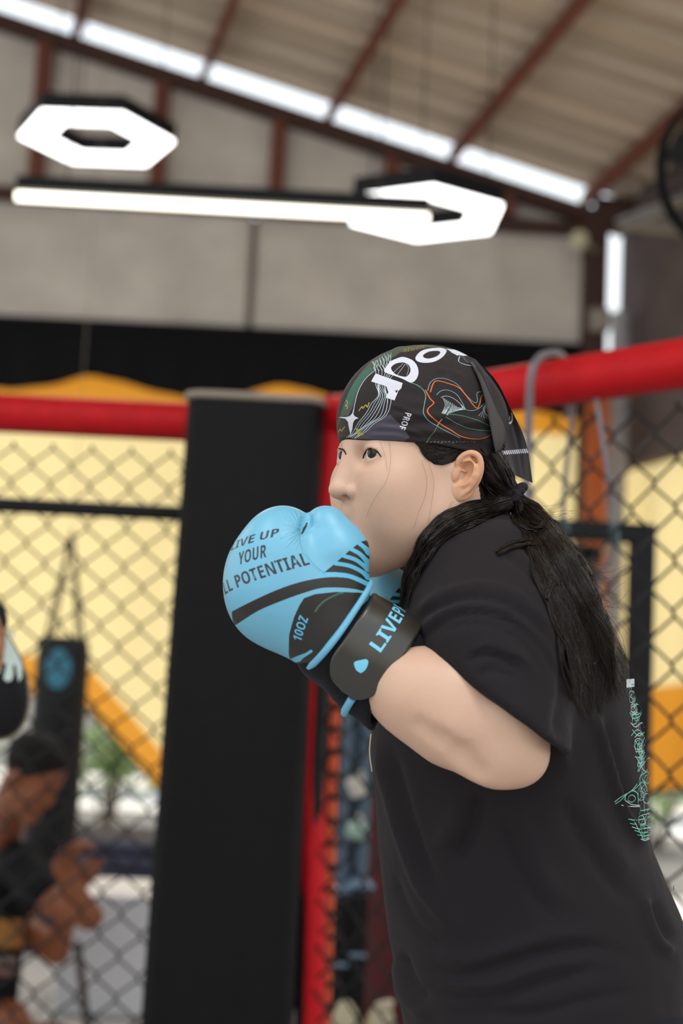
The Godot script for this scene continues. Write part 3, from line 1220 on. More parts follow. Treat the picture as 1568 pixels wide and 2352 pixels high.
# ------------------------------------------------------------------ things beyond the cage
func build_gym() -> void:
	var black := mat(24, 25, 28, 0.5)
	var m := M.new()
	# squat rack behind the woman's back
	var rk := px(1470, 1700, 4.2)
	var o := thing("squat_rack", "black steel squat rack with a cross bar, seen behind the woman's back", "rack", Vector3(rk.x, 0, rk.z))
	var z := -4.2
	for x in [0.895, 0.36]:
		m = M.new()
		m.cbox(Vector3(x, 0.88, z), Vector3(0.07, 1.70, 0.07), 0.006)
		part(o, "upright", m, black)
		m = M.new()
		m.cbox(Vector3(x, 0.03, z - 0.25), Vector3(0.07, 0.06, 1.1), 0.006)
		part(o, "foot", m, black)
		m = M.new()
		m.cbox(Vector3(x - 0.03, 0.88, z - 0.7), Vector3(0.06, 1.70, 0.06), 0.006)
		part(o, "rear_upright", m, grained(mat(74, 58, 50, 0.6), 0.05, 0.3, 3.0, 61))
	m = M.new()
	m.cbox(Vector3(0.6275, 1.712, z), Vector3(0.605, 0.055, 0.072), 0.006)
	part(o, "cross_bar", m, black)
	m = M.new()
	m.cbox(Vector3(0.6, 1.712, z - 0.7), Vector3(0.605, 0.055, 0.06), 0.006)
	part(o, "rear_bar", m, black)
	# heavy bag at the left
	var hb := px(130, 1720, 5.6)
	o = thing("punching_bag", "black hanging punching bag with a blue oval mark near its top", "punching bag", Vector3(hb.x, 0.45, hb.z))
	m = M.new()
	var topy := px(130, 1462, 5.6).y
	m.lathe([Vector2(0.001, 0.43), Vector2(0.085, 0.43), Vector2(0.1, 0.46), Vector2(0.104, 0.9), Vector2(0.104, topy - 0.08), Vector2(0.097, topy - 0.02), Vector2(0.08, topy), Vector2(0.001, topy + 0.004)], 28, Transform3D(Basis.IDENTITY, Vector3(hb.x, 0, hb.z)))
	part(o, "bag", m, black)
	for k in 4:
		m = M.new()
		var an := TAU * (k + 0.5) / 4.0
		m.tube([Vector3(hb.x + 0.09 * cos(an), topy - 0.02, hb.z + 0.09 * sin(an)), Vector3(hb.x, topy + 0.42, hb.z)], 0.007, 6)
		part(o, "strap", m, mat(52, 48, 42, 0.7))
	m = M.new()
	m.tube([Vector3(hb.x, topy + 0.40, hb.z), Vector3(hb.x, raft_y(hb.x - 3.4 * DIRX) + 0.3, hb.z)], 0.0012, 6)
	part(o, "chain", m, mat(120, 112, 96, 0.4, 0.7))
	m = M.new()
	var rows := []
	for r in 9:
		var row := []
		var rr := r / 8.0
		for q in 24:
			var an := TAU * q / 24.0
			var lx := 0.05 * rr * cos(an) + 0.004
			row.append(Vector3(hb.x + lx, topy - 0.125 + 0.078 * rr * sin(an), hb.z + sqrt(0.1075 * 0.1075 - lx * lx)))
		rows.append(row)
	m.grid(rows, true)
	part(o, "oval_mark", m, mat(44, 112, 136, 0.6), "blue oval mark")
	# white box
	var bx := px(250, 2065, 5.1)
	o = thing("jump_box", "white jump box standing low behind the left cage panel", "box", Vector3(bx.x, 0, bx.z))
	m = M.new()
	m.cbox(Vector3(bx.x + 0.02, bx.y * 0.5 + 0.002, bx.z - 0.22), Vector3(0.40, bx.y - 0.004, 0.42), 0.012)
	part(o, "body", m, mat(216, 218, 224, 0.6))
	m = M.new()
	m.cbox(Vector3(bx.x + 0.02, bx.y + 0.006, bx.z - 0.22), Vector3(0.42, 0.014, 0.44), 0.005)
	part(o, "lid", m, mat(226, 224, 228, 0.5))
	# brown stick leaning in front of the box
	o = thing("wooden_stick", "dark brown wooden stick standing by the left side of the white box", "stick", px(198, 2380, 4.75))
	m = M.new()
	var s0 := px(178, 2170, 4.75)
	var s1 := px(199, 2352, 4.75)
	var dir := (s1 - s0) / (s0.y - s1.y)
	m.tube([s0, s0 + dir * s0.y], 0.013, 10)
	part(o, "shaft", m, grained(mat(70, 50, 48, 0.6), 0.05, 0.3, 4.0, 62))
	m = M.new()
	m.ball(s0, Vector3(0.0145, 0.0145, 0.0145), Basis.IDENTITY, 12, 8)
	part(o, "knob", m, mat(84, 62, 56, 0.5))
	# folded mats
	for k in 4:
		var fm := thing("folded_mat", ["navy folded floor mat lying at the bottom of the stack behind the white box", "navy folded floor mat lying second from the ground in the stack", "navy folded floor mat lying just under the topmost mat", "navy folded floor mat lying topmost of the stack behind the white box"][k], "mat", Vector3(-0.9, k * 0.125, -6.6), "folded navy mats in a stack")
		for h in 2:
			m = M.new()
			m.cbox(Vector3(-0.92 + 0.03 * sin(k * 2.1), 0.0315 + k * 0.125 + h * 0.0625, -6.6), Vector3(0.95, 0.058, 0.6), 0.018, Basis(Vector3.UP, 0.05 * sin(k * 3.7)))
			part(fm, "fold", m, mat(52, 56, 76, 0.7))
	# steel-blue posts and black step boxes in the gap right of the laced bar
	var blue := mat(74, 96, 116, 0.5)
	for k in 2:
		var pb := px(785 if k == 0 else 826, 2052 if k == 0 else 2040, 4.5)
		var pt := px(793 if k == 0 else 836, 1500, 4.5)
		var st := thing("storage_post", ["steel-blue upright post nearest the laced orange bar", "steel-blue upright post nearest the woman's shirt front"][k], "post", pb, "steel-blue posts")
		m = M.new()
		m.tube([pb, pb.lerp(Vector3(pb.x, pt.y, pb.z), 0.5), Vector3(pb.x, 1.55, pb.z)], 0.022, 16)
		part(st, "tube", m, blue)
		m = M.new()
		m.lathe([Vector2(0.001, 0.0), Vector2(0.045, 0.0), Vector2(0.045, 0.012), Vector2(0.026, 0.03), Vector2(0.001, 0.03)], 20, Transform3D(Basis.IDENTITY, pb))
		part(st, "foot_plate", m, mat(120, 146, 170, 0.4))
		var bo := thing("step_box", ["black step box under the steel-blue post nearest the laced bar", "black step box under the steel-blue post nearest the shirt"][k], "box", Vector3(pb.x, 0, pb.z), "black step boxes")
		m = M.new()
		m.cbox(Vector3(pb.x, pb.y * 0.5 - 0.001, pb.z), Vector3(0.053, pb.y - 0.004, 0.30), 0.006)
		part(bo, "body", m, black)
		m = M.new()
		m.cbox(Vector3(pb.x, pb.y - 0.19 + 0.012 * k, pb.z + 0.152), Vector3(0.053, 0.012, 0.012), 0.003)
		part(bo, "edge_strip", m, mat(120, 146, 170, 0.4), "steel-blue edge strip")
	var wrapm := mat(206, 200, 188, 0.8)
	for k in 2:
		var hw := px(818, 1805 if k == 0 else 1905, 4.5) + Vector3(0, 0, 0.05)
		var ho := thing("hand_wrap", ["small rolled cream hand wrap tied high between the steel-blue posts", "small rolled pale green hand wrap tied below the cream one"][k], "hand wrap", hw, "rolled hand wraps")
		m = M.new()
		m.lathe([Vector2(0.001, -0.028), Vector2(0.022, -0.03), Vector2(0.026, -0.02), Vector2(0.026, 0.02), Vector2(0.022, 0.03), Vector2(0.001, 0.028)], 18, Transform3D(Basis(Vector3.BACK, 0.4 if k == 0 else 1.4), hw))
		part(ho, "roll", m, wrapm if k == 0 else mat(160, 190, 176, 0.8))
		m = M.new()
		m.tube([hw, Vector3(hw.x + 0.02, hw.y + 0.03, hw.z - 0.03), Vector3(px(826, 1800, 4.5).x, hw.y + 0.05, px(826, 1800, 4.5).z + 0.02)], 0.006, 6)
		part(ho, "tie", m, wrapm)
	o = thing("added_dark_board", "black board added behind the steel-blue posts to darken the gap", "board", Vector3(0.25, 0, -5.6))  # added to keep the gap behind the posts dark
	for k in 2:
		m = M.new()
		m.cbox(Vector3(0.06 + 0.502 * k, 0.86, -5.6), Vector3(0.5, 1.72, 0.03), 0.004)
		part(o, "panel", m, grained(mat(20, 22, 25, 0.8), 0.04, 0.3, 2.0, 68))
	m = M.new()
	m.cbox(Vector3(0.31, 0.03, -5.66), Vector3(1.0, 0.06, 0.3), 0.006)
	part(o, "foot_rail", m, mat(22, 22, 24, 0.8))
	# maroon board, cream sack
	var mb := px(868, 2100, 5.0)
	o = thing("maroon_board", "dark maroon upright board behind the black step boxes", "board", Vector3(mb.x, 0, mb.z))
	m = M.new()
	m.cbox(Vector3(mb.x + 0.06, 0.42, mb.z), Vector3(0.2, 0.84, 0.03), 0.005)
	part(o, "board", m, mat(84, 26, 28, 0.7))
	m = M.new()
	m.cbox(Vector3(mb.x + 0.06, 0.012, mb.z), Vector3(0.26, 0.024, 0.16), 0.005)
	part(o, "foot", m, mat(60, 24, 26, 0.7))
	var sk := px(830, 2390, 4.1)
	o = thing("sandbag", "cream canvas sandbag on the floor at the foot of the black step boxes", "sandbag", Vector3(sk.x, 0, sk.z))
	m = M.new()
	for k in 2:
		m.ball(Vector3(sk.x - 0.04 + 0.085 * k, px(830, 2300, 4.1).y - 0.14, sk.z), Vector3(0.052, 0.14, 0.07), Basis(Vector3.BACK, 0.1 - 0.2 * k), 20, 14)
	part(o, "canvas", m, grained(mat(212, 202, 172, 0.9), 0.05, 0.2, 4.0, 66))
	m = M.new()
	m.tube([px(868, 2312, 4.08), px(886, 2304, 4.06), px(902, 2306, 4.06)], [0.012, 0.009, 0.012], 8)
	part(o, "tied_ear", m, mat(206, 198, 172, 0.9))
	m = M.new()
	m.cbox(Vector3(sk.x, (px(830, 2300, 4.1).y - 0.27) * 0.5, sk.z), Vector3(0.22, px(830, 2300, 4.1).y - 0.27, 0.18), 0.01)
	part(o, "pallet", m, mat(60, 56, 50, 0.8))
	# wall fan at the right edge, on an arm from the corner
	var fc := px(1660, 400, 4.6)
	o = thing("wall_fan", "big black wall fan cut by the right edge of the frame, under the roof", "fan", fc)
	var fb := Basis(Vector3.UP, -0.95) * Basis(Vector3.RIGHT, 0.42)
	m = M.new()
	for k in 5:
		var r: float = [0.235, 0.19, 0.145, 0.1, 0.05][k]
		var ringp := []
		for q in 37:
			ringp.append(fc + fb * Vector3(r * cos(TAU * q / 36.0), r * sin(TAU * q / 36.0), 0.07 - 0.03 * pow(r / 0.235, 2.0)))
		m.tube(ringp, 0.004, 5, false)
	for k in 24:
		var an := TAU * k / 24.0
		m.tube([fc + fb * Vector3(0.03 * cos(an), 0.03 * sin(an), 0.075), fc + fb * Vector3(0.2 * cos(an), 0.2 * sin(an), 0.055), fc + fb * Vector3(0.245 * cos(an), 0.245 * sin(an), 0.0), fc + fb * Vector3(0.18 * cos(an), 0.18 * sin(an), -0.07)], 0.0025, 4)
	part(o, "guard", m, black)
	m = M.new()
	m.lathe([Vector2(0.25, -0.03), Vector2(0.258, 0.0), Vector2(0.25, 0.03), Vector2(0.243, 0.0), Vector2(0.25, -0.03)], 40, Transform3D(fb * Basis(Vector3.RIGHT, PI / 2), fc))
	part(o, "rim", m, black)
	for k in 3:
		m = M.new()
		rows = []
		for r in 6:
			var row := []
			for q in 6:
				var rr := 0.04 + 0.175 * r / 5.0
				var an := TAU * k / 3.0 + (q / 5.0 - 0.5) * 1.15
				row.append(fc + fb * Vector3(rr * cos(an), rr * sin(an), 0.03 * (q / 5.0 - 0.5)))
			rows.append(row)
		m.grid(rows)
		part(o, "blade", m, mat(30, 30, 33, 0.4))
	m = M.new()
	m.lathe([Vector2(0.001, -0.15), Vector2(0.06, -0.14), Vector2(0.075, -0.05), Vector2(0.05, 0.02), Vector2(0.001, 0.04)], 22, Transform3D(fb * Basis(Vector3.RIGHT, PI / 2), fc))
	part(o, "motor", m, black)
	m = M.new()
	m.tube(curve([fc + fb * Vector3(0, 0, -0.1), px(1545, 470, 5.4), px(1480, 492, 6.4), px(1425, 512, 7.4)], 6), 0.028, 10)
	part(o, "arm", m, mat(92, 92, 94, 0.3, 0.6))
	m = M.new()
	m.beam(px(1425, 512, 7.4), px(1425, 512, 7.4) + Vector3(0.42, 0.02, -0.12), 0.06, 0.06)
	part(o, "wall_bracket", m, mat(150, 146, 140, 0.4, 0.4))
	# grey junction boxes on the corner column
	o = thing("junction_box", "small grey junction box on the foot of the corner column above the red rail", "box", hitz(1376, 735, -8.86))
	m = M.new()
	m.cbox(hitz(1376, 735, -8.86), Vector3(0.13, 0.15, 0.08), 0.01)
	part(o, "box", m, mat(142, 134, 128, 0.6))
	m = M.new()
	m.cbox(hitz(1376, 735, -8.81), Vector3(0.10, 0.12, 0.012), 0.004)
	part(o, "cover", m, mat(156, 148, 140, 0.6))
	o = thing("vent_pipe", "pale grey pipe standing below the bright slit at the hall corner", "pipe", hitz(1424, 800, -8.75))
	m = M.new()
	m.tube([hitz(1424, 728, -8.75), hitz(1424, 800, -8.75), Vector3(hitz(1424, 800, -8.75).x, 0.0, -8.75)], 0.058, 14)
	part(o, "pipe", m, mat(150, 150, 156, 0.5))
	m = M.new()
	m.ball(hitz(1424, 726, -8.75), Vector3(0.068, 0.03, 0.068))
	part(o, "cap", m, mat(160, 160, 166, 0.5))
	# the sparring partner's pad reaches in from the left
	build_bystander()

func limb(s: Sdf, pts: Array, radii: Array, k := 0.02) -> void:
	for j in pts.size() - 1:
		s.cone(pts[j], pts[j + 1], radii[j], radii[j + 1], k)

func hand_at(s: Sdf, wrist: Vector3, dir: Vector3, palm_n: Vector3, curl := 0.5, side := 1.0) -> void:    # palm, four fingers and a thumb
	var d := dir.normalized()
	var nn := (palm_n - d * palm_n.dot(d)).normalized()
	var w := d.cross(nn) * side
	s.cone(wrist, wrist + d * 0.03, 0.024, 0.026, 0.015)
	for f in 4:
		var off := w * (-0.030 + 0.0195 * f)
		var kn := wrist + d * (0.088 - 0.006 * absf(f - 1.3)) + off
		s.cone(wrist + d * 0.02 + off * 0.7, kn, 0.0125, 0.0105, 0.012)
		var ln: float = [0.040, 0.046, 0.043, 0.034][f]
		var d1 := (d * cos(curl) + nn * sin(curl)).normalized()
		var p1 := kn + d1 * ln
		var d2 := (d * cos(curl * 2.1) + nn * sin(curl * 2.1)).normalized()
		var p2 := p1 + d2 * ln * 0.7
		var d3 := (d * cos(curl * 2.9) + nn * sin(curl * 2.9)).normalized()
		s.cone(kn, p1, 0.0100, 0.0090, 0.003)
		s.cone(p1, p2, 0.0090, 0.0082, 0.003)
		s.cone(p2, p2 + d3 * ln * 0.5, 0.0082, 0.0072, 0.003)
	var tb := wrist + d * 0.03 - w * 0.028
	var td := (d * 0.75 - w * 0.55 + nn * 0.45).normalized()
	s.cone(wrist + d * 0.01 - w * 0.01, tb, 0.015, 0.013, 0.012)
	s.cone(tb, tb + td * 0.04, 0.012, 0.0105, 0.004)
	s.cone(tb + td * 0.04, tb + td * 0.04 + (td + d * 0.6).normalized() * 0.028, 0.0105, 0.0085, 0.003)

func simple_head(s: Sdf, ce: Vector3, f: Vector3, u: Vector3) -> void:     # ce between the eyes, f forward, u up
	var l := u.cross(f).normalized()
	var bs := Basis(f, u, l)
	var at := func(a: float, b: float, c: float) -> Vector3: return ce + bs * Vector3(a, b, c)
	s.ell(at.call(-0.075, 0.035, 0), Vector3(0.098, 0.088, 0.076), bs, 0.02)
	s.ell(at.call(-0.03, -0.04, 0), Vector3(0.05, 0.078, 0.058), bs, 0.03)
	s.cone(at.call(-0.002, -0.1, 0.012), at.call(-0.065, -0.07, 0.048), 0.017, 0.017, 0.025)
	s.cone(at.call(-0.002, -0.1, -0.012), at.call(-0.065, -0.07, -0.048), 0.017, 0.017, 0.025)
	s.ell(at.call(0.0, -0.104, 0), Vector3(0.018, 0.016, 0.02), bs, 0.02)
	s.cone(at.call(0.012, 0.01, 0), at.call(0.03, -0.036, 0), 0.008, 0.011, 0.012)
	for sd in [-1.0, 1.0]:
		s.ell(at.call(0.017, -0.038, 0.012 * sd), Vector3(0.01, 0.008, 0.008), bs, 0.005)
		s.cone(at.call(0.012, 0.02, 0.012 * sd), at.call(-0.004, 0.022, 0.046 * sd), 0.009, 0.008, 0.014)
		s.ell(at.call(0.02, 0.0, 0.031 * sd), Vector3(0.012, 0.009, 0.014), bs, 0.01, 1)
		s.ell(at.call(0.0, 0.0, 0.031 * sd), Vector3(0.0125, 0.0125, 0.0125), bs, 0.003)
		s.ell(at.call(-0.01, -0.028, 0.043 * sd), Vector3(0.022, 0.018, 0.018), bs, 0.02)
		s.ell(at.call(-0.088, -0.018, 0.077 * sd), Vector3(0.018, 0.031, 0.008), Basis(u, 0.4 * sd) * bs, 0.006)
		s.cone(at.call(0.012, -0.064, 0), at.call(-0.002, -0.066, 0.022 * sd), 0.0075, 0.004, 0.006)
		s.cone(at.call(0.011, -0.075, 0), at.call(-0.001, -0.071, 0.02 * sd), 0.008, 0.004, 0.006)

func standing_legs(s: Sdf, hip: Vector3, side: Vector3, fwd: Vector3, spread: float) -> void:
	for sd in [-1.0, 1.0]:
		var h: Vector3 = hip + side * 0.09 * sd
		var foot: Vector3 = Vector3(hip.x, 0.09, hip.z) + side * (0.09 + spread * 0.4) * sd + fwd * spread * sd
		var knee: Vector3 = h.lerp(foot, 0.5) + fwd * 0.05
		limb(s, [h, knee, foot], [0.085, 0.058, 0.038], 0.03)
		s.cone(foot + Vector3(0, -0.04, 0) - fwd * 0.03, foot + Vector3(0, -0.055, 0) + fwd * 0.15, 0.038, 0.032, 0.02)

func build_bystander() -> void:
	# man behind the fence, looking down, wrapping his hands
	var ce := px(112, 1812, 4.35)
	var f := (B * Vector3(0.80, -0.52, 0.30)).normalized()
	var u := (B * Vector3(0.50, 0.85, 0.05))
	u = (u - f * u.dot(f)).normalized()
	var hip := px(-60, 2330, 4.75)
	var base := Vector3(hip.x, 0.0, hip.z)
	var o := thing("person", "man behind the left cage panel in a black shirt, head bowed, arms held in front", "person", base)
	var skin := vcol(mat(255, 255, 255, 0.5))
	var s := Sdf.new()
	simple_head(s, ce, f, u)
	var l := u.cross(f).normalized()
	var neck0 := ce - f * 0.09 - u * 0.06
	var sh_n := px(45, 1985, 4.55)
	var sh_f := px(-10, 1990, 4.95)
	var neckb := px(0, 1955, 4.72)
	limb(s, [neck0, neckb], [0.055, 0.062], 0.03)
	var hm := s.nets(0.008)
	var body := Sdf.new()
	limb(body, [neckb, px(-30, 2060, 4.75), hip], [0.075, 0.125, 0.12], 0.05)
	limb(body, [sh_f, neckb, sh_n], [0.055, 0.06, 0.055], 0.04)
	# near arm
	var el := px(205, 2105, 4.42)
	var wr := px(140, 1990, 4.38)
	limb(body, [sh_n, px(100, 2060, 4.45)], [0.054, 0.05], 0.03)
	limb(body, [px(100, 2060, 4.45), el], [0.048, 0.04], 0.03)
	limb(body, [el, wr], [0.04, 0.027], 0.015)
	hand_at(body, wr, px(165, 1955, 4.36) - wr, B * Vector3(0.3, -0.7, 0.5), 0.45)
	var el2 := px(130, 2185, 4.72)
	var wr2 := px(165, 2060, 4.6)
	limb(body, [sh_f, px(40, 2120, 4.85), el2], [0.054, 0.05, 0.042], 0.03)
	limb(body, [el2, wr2], [0.042, 0.028], 0.015)
	hand_at(body, wr2, px(190, 2010, 4.55) - wr2, B * Vector3(0.6, 0.3, -0.5), 0.5, -1.0)
	standing_legs(body, hip, B * Vector3(0.3, 0, 0.95), (B * Vector3(1, 0, -0.2)), 0.12)
	hm.join(body.nets(0.011))
	for k in hm.v.size():
		hm.c.append(lin(132, 74, 46))
	part(o, "body", hm, skin)
	# hair
	var hs := Sdf.new()
	var bs := Basis(f, u, l)
	hs.ell(ce + bs * Vector3(-0.082, 0.045, 0), Vector3(0.1, 0.09, 0.081), bs, 0.01)
	hs.ell(ce + bs * Vector3(0.03, -0.035, 0), Vector3(0.085, 0.088, 0.12), bs, 0.02, 1)
	hs.ell(ce + bs * Vector3(-0.05, -0.11, 0), Vector3(0.09, 0.09, 0.12), bs, 0.02, 1)
	part(o, "hair", hs.nets(0.008), mat(22, 19, 18, 0.7))
	# shirt and shorts
	var ts := Sdf.new()
	limb(ts, [px(2, 1985, 4.73), px(-30, 2060, 4.75), hip + Vector3(0, -0.02, 0)], [0.085, 0.14, 0.138], 0.05)
	limb(ts, [sh_f, px(-5, 1985, 4.74), sh_n], [0.066, 0.07, 0.066], 0.04)
	limb(ts, [sh_n, px(92, 2050, 4.46)], [0.066, 0.068], 0.03)
	limb(ts, [sh_f, px(35, 2110, 4.86)], [0.066, 0.07], 0.03)
	part(o, "shirt", ts.nets(0.011), mat(20, 21, 24, 0.85))
	var sh := Sdf.new()
	for sd in [-1.0, 1.0]:
		var side := (B * Vector3(0.3, 0, 0.95)).normalized()
		sh.cone(hip + side * 0.075 * sd, hip + side * 0.1 * sd + Vector3(0, -0.42, 0) + B * Vector3(0.05 + 0.06 * sd, 0, 0), 0.115, 0.095, 0.03)
	part(o, "shorts", sh.nets(0.014), mat(24, 24, 28, 0.85))
	# faded print on the shirt: lies on the chest
	var pr := M.new()
	for bar in [[-10, 2112, 54, 2178, 168, 116, 58], [-10, 2196, 40, 2216, 128, 112, 106], [-10, 2226, 52, 2240, 140, 104, 100]]:
		var rows := []
		for r in 5:
			var row := []
			for q in 9:
				var x := lerpf(bar[0], bar[2], q / 8.0)
				var y := lerpf(bar[1], bar[3], r / 4.0)
				var dr := (B * Vector3((x - 784) / F, (1176 - y) / F, -1))
				var sdist := ts.trace(C, dr, 4.2, 5.2)
				row.append(C + dr * ((sdist if sdist > 0 else 4.62) - 0.004))
			rows.append(row)
		var first := pr.v.size()
		pr.grid(rows)
		for k in range(first, pr.v.size()):
			pr.c.append(lin(bar[4], bar[5], bar[6]))
	part(o, "shirt_print", pr, vcol(mat(255, 255, 255, 0.8)))

func build_partner() -> void:
	# training partner standing outside the frame at the left, holding up a pad
	var hipp := px(-420, 2300, 2.3)
	var o := thing("person", "training partner in dark clothes holding a black pad, almost wholly left of the frame", "person", Vector3(hipp.x, 0, hipp.z))
	var ce := px(-400, 1060, 2.3)
	var s := Sdf.new()
	simple_head(s, ce, Vector3(1, 0, 0.1).normalized(), Vector3.UP)
	var neckb := ce + Vector3(-0.07, -0.2, 0)
	limb(s, [ce + Vector3(-0.08, -0.07, 0), neckb], [0.055, 0.06], 0.03)
	var sh := neckb + Vector3(0, -0.05, 0.17)
	var sf := neckb + Vector3(0, -0.05, -0.17)
	limb(s, [sh, neckb, sf], [0.055, 0.06, 0.055], 0.04)
	limb(s, [neckb, hipp.lerp(neckb, 0.5), hipp], [0.08, 0.12, 0.12], 0.05)
	var wr := px(-150, 1600, 2.32)
	var wf := px(-190, 1500, 2.62)
	limb(s, [sh, px(-330, 1640, 2.2), wr], [0.052, 0.044, 0.03], 0.02)
	limb(s, [sf, px(-360, 1600, 2.6), wf], [0.052, 0.044, 0.03], 0.02)
	hand_at(s, wr, px(-80, 1560, 2.34) - wr, B * Vector3(0.5, 0.6, 0), 0.5)
	hand_at(s, wf, px(-120, 1460, 2.64) - wf, B * Vector3(0.5, 0.6, 0), 0.5)
	standing_legs(s, hipp, Vector3(0, 0, 1), Vector3(1, 0, 0), 0.16)
	var bm := s.nets(0.012)
	for k in bm.v.size():
		bm.c.append(lin(170, 116, 84))
	part(o, "body", bm, vcol(mat(255, 255, 255, 0.5)))
	var ts := Sdf.new()
	limb(ts, [neckb + Vector3(0, -0.05, 0), hipp.lerp(neckb, 0.5), hipp], [0.1, 0.14, 0.14], 0.05)
	limb(ts, [sh, neckb + Vector3(0, -0.04, 0), sf], [0.068, 0.07, 0.068], 0.04)
	limb(ts, [sh, sh.lerp(px(-330, 1640, 2.2), 0.7)], [0.068, 0.066], 0.02)
	limb(ts, [sf, sf.lerp(px(-360, 1600, 2.6), 0.7)], [0.068, 0.066], 0.02)
	part(o, "shirt", ts.nets(0.014), mat(30, 30, 34, 0.85))
	var sr := Sdf.new()
	for sd in [-1.0, 1.0]:
		sr.cone(hipp + Vector3(0, 0, 0.075 * sd), hipp + Vector3(0.08 * sd, -0.4, 0.14 * sd), 0.118, 0.1, 0.03)
	part(o, "shorts", sr.nets(0.014), mat(28, 28, 32, 0.85))
	var hs := Sdf.new()
	hs.ell(ce + Vector3(-0.08, 0.045, 0), Vector3(0.102, 0.09, 0.082), Basis.IDENTITY, 0.01)
	hs.ell(ce + Vector3(0.03, -0.035, 0), Vector3(0.085, 0.09, 0.12), Basis.IDENTITY, 0.02, 1)
	hs.ell(ce + Vector3(-0.05, -0.11, 0), Vector3(0.09, 0.09, 0.12), Basis.IDENTITY, 0.02, 1)
	part(o, "hair", hs.nets(0.009), mat(24, 20, 18, 0.7))
	# the pad
	var pc := px(-42, 1545, 2.36)
	o = thing("focus_mitt", "black focus mitt with a white claw print at the left edge of the picture", "mitt", pc)
	var bs := B * Basis(Vector3.BACK, 0.42)
	var ms := Sdf.new()
	ms.ell(pc, Vector3(0.068, 0.115, 0.035), bs, 0.01)
	ms.ell(px(-30, 1425, 2.38), Vector3(0.034, 0.04, 0.03), B, 0.006)
	part(o, "shell", ms.nets(0.004), mat(24, 24, 27, 0.45))
	var band := M.new()
	var ring := []
	for q in 41:
		var an := TAU * q / 40.0
		ring.append(pc + bs * Vector3(0.0685 * cos(an), 0.1155 * sin(an), 0.002))
	band.tube(ring, 0.003, 6, false)
	part(o, "piping", band, mat(110, 100, 84, 0.5), "grey-brown piping")
	var claw := M.new()
	var shapes := [v2([-30, 1428, 0, 1442, 20, 1460, 44, 1500, 52, 1524, 50, 1556, 43, 1566, 39, 1545, 35, 1525, 29, 1530, 31, 1548, 27, 1562, 16, 1566, 8, 1558, 12, 1540, 15, 1525, 8, 1522, 3, 1540, -12, 1556, -30, 1530]), v2([12, 1440, 22, 1442, 36, 1462, 32, 1468])]
	for sp in shapes:
		var pk := PackedVector2Array(sp)
		var tri := Geometry2D.triangulate_polygon(pk)
		for k in range(0, tri.size(), 3):
			var quad := [pk[tri[k]], pk[tri[k + 1]], pk[tri[k + 2]]]
			var st := [[quad[0], quad[1], quad[2]]]
			for lv in 2:
				var nx := []
				for q in st:
					var ab: Vector2 = (q[0] + q[1]) * 0.5
					var bc: Vector2 = (q[1] + q[2]) * 0.5
					var ca: Vector2 = (q[2] + q[0]) * 0.5
					nx.append_array([[q[0], ab, ca], [ab, q[1], bc], [ca, bc, q[2]], [ab, bc, ca]])
				st = nx
			for q in st:
				var id := []
				for w in 3:
					var dr := B * Vector3((q[w].x - 784) / F, (1176 - q[w].y) / F, -1)
					var sd := ms.trace(C, dr, 2.0, 2.7)
					id.append(claw.add(C + dr * ((sd if sd > 0 else 2.36) - 0.0012)))
				claw.face(id[0], id[1], id[2])
	part(o, "claw_print", claw, mat(196, 214, 208, 0.6))

# ------------------------------------------------------------------ the fighter
# measured in camera axes (cs) and turned into the world by W0; head axes: HF forward, HU up, HL to her left
var W0 := Transform3D.IDENTITY
const HF := Vector3(-0.875, 0.0, 0.485)
const HU := Vector3(0.0, 1.0, 0.0)
const HL := Vector3(0.485, 0.0, 0.875)
var HO := Vector3.ZERO
var head: Sdf
var shirt: Sdf
var surf_cache := {}
var mass: Sdf

func hp(f: float, u: float, l: float) -> Vector3:
	return HO + HF * f + HU * u + HL * l

func ray(x: float, y: float) -> Vector3:
	return Vector3((x - 784.0) / F, (1176.0 - y) / F, -1.0)

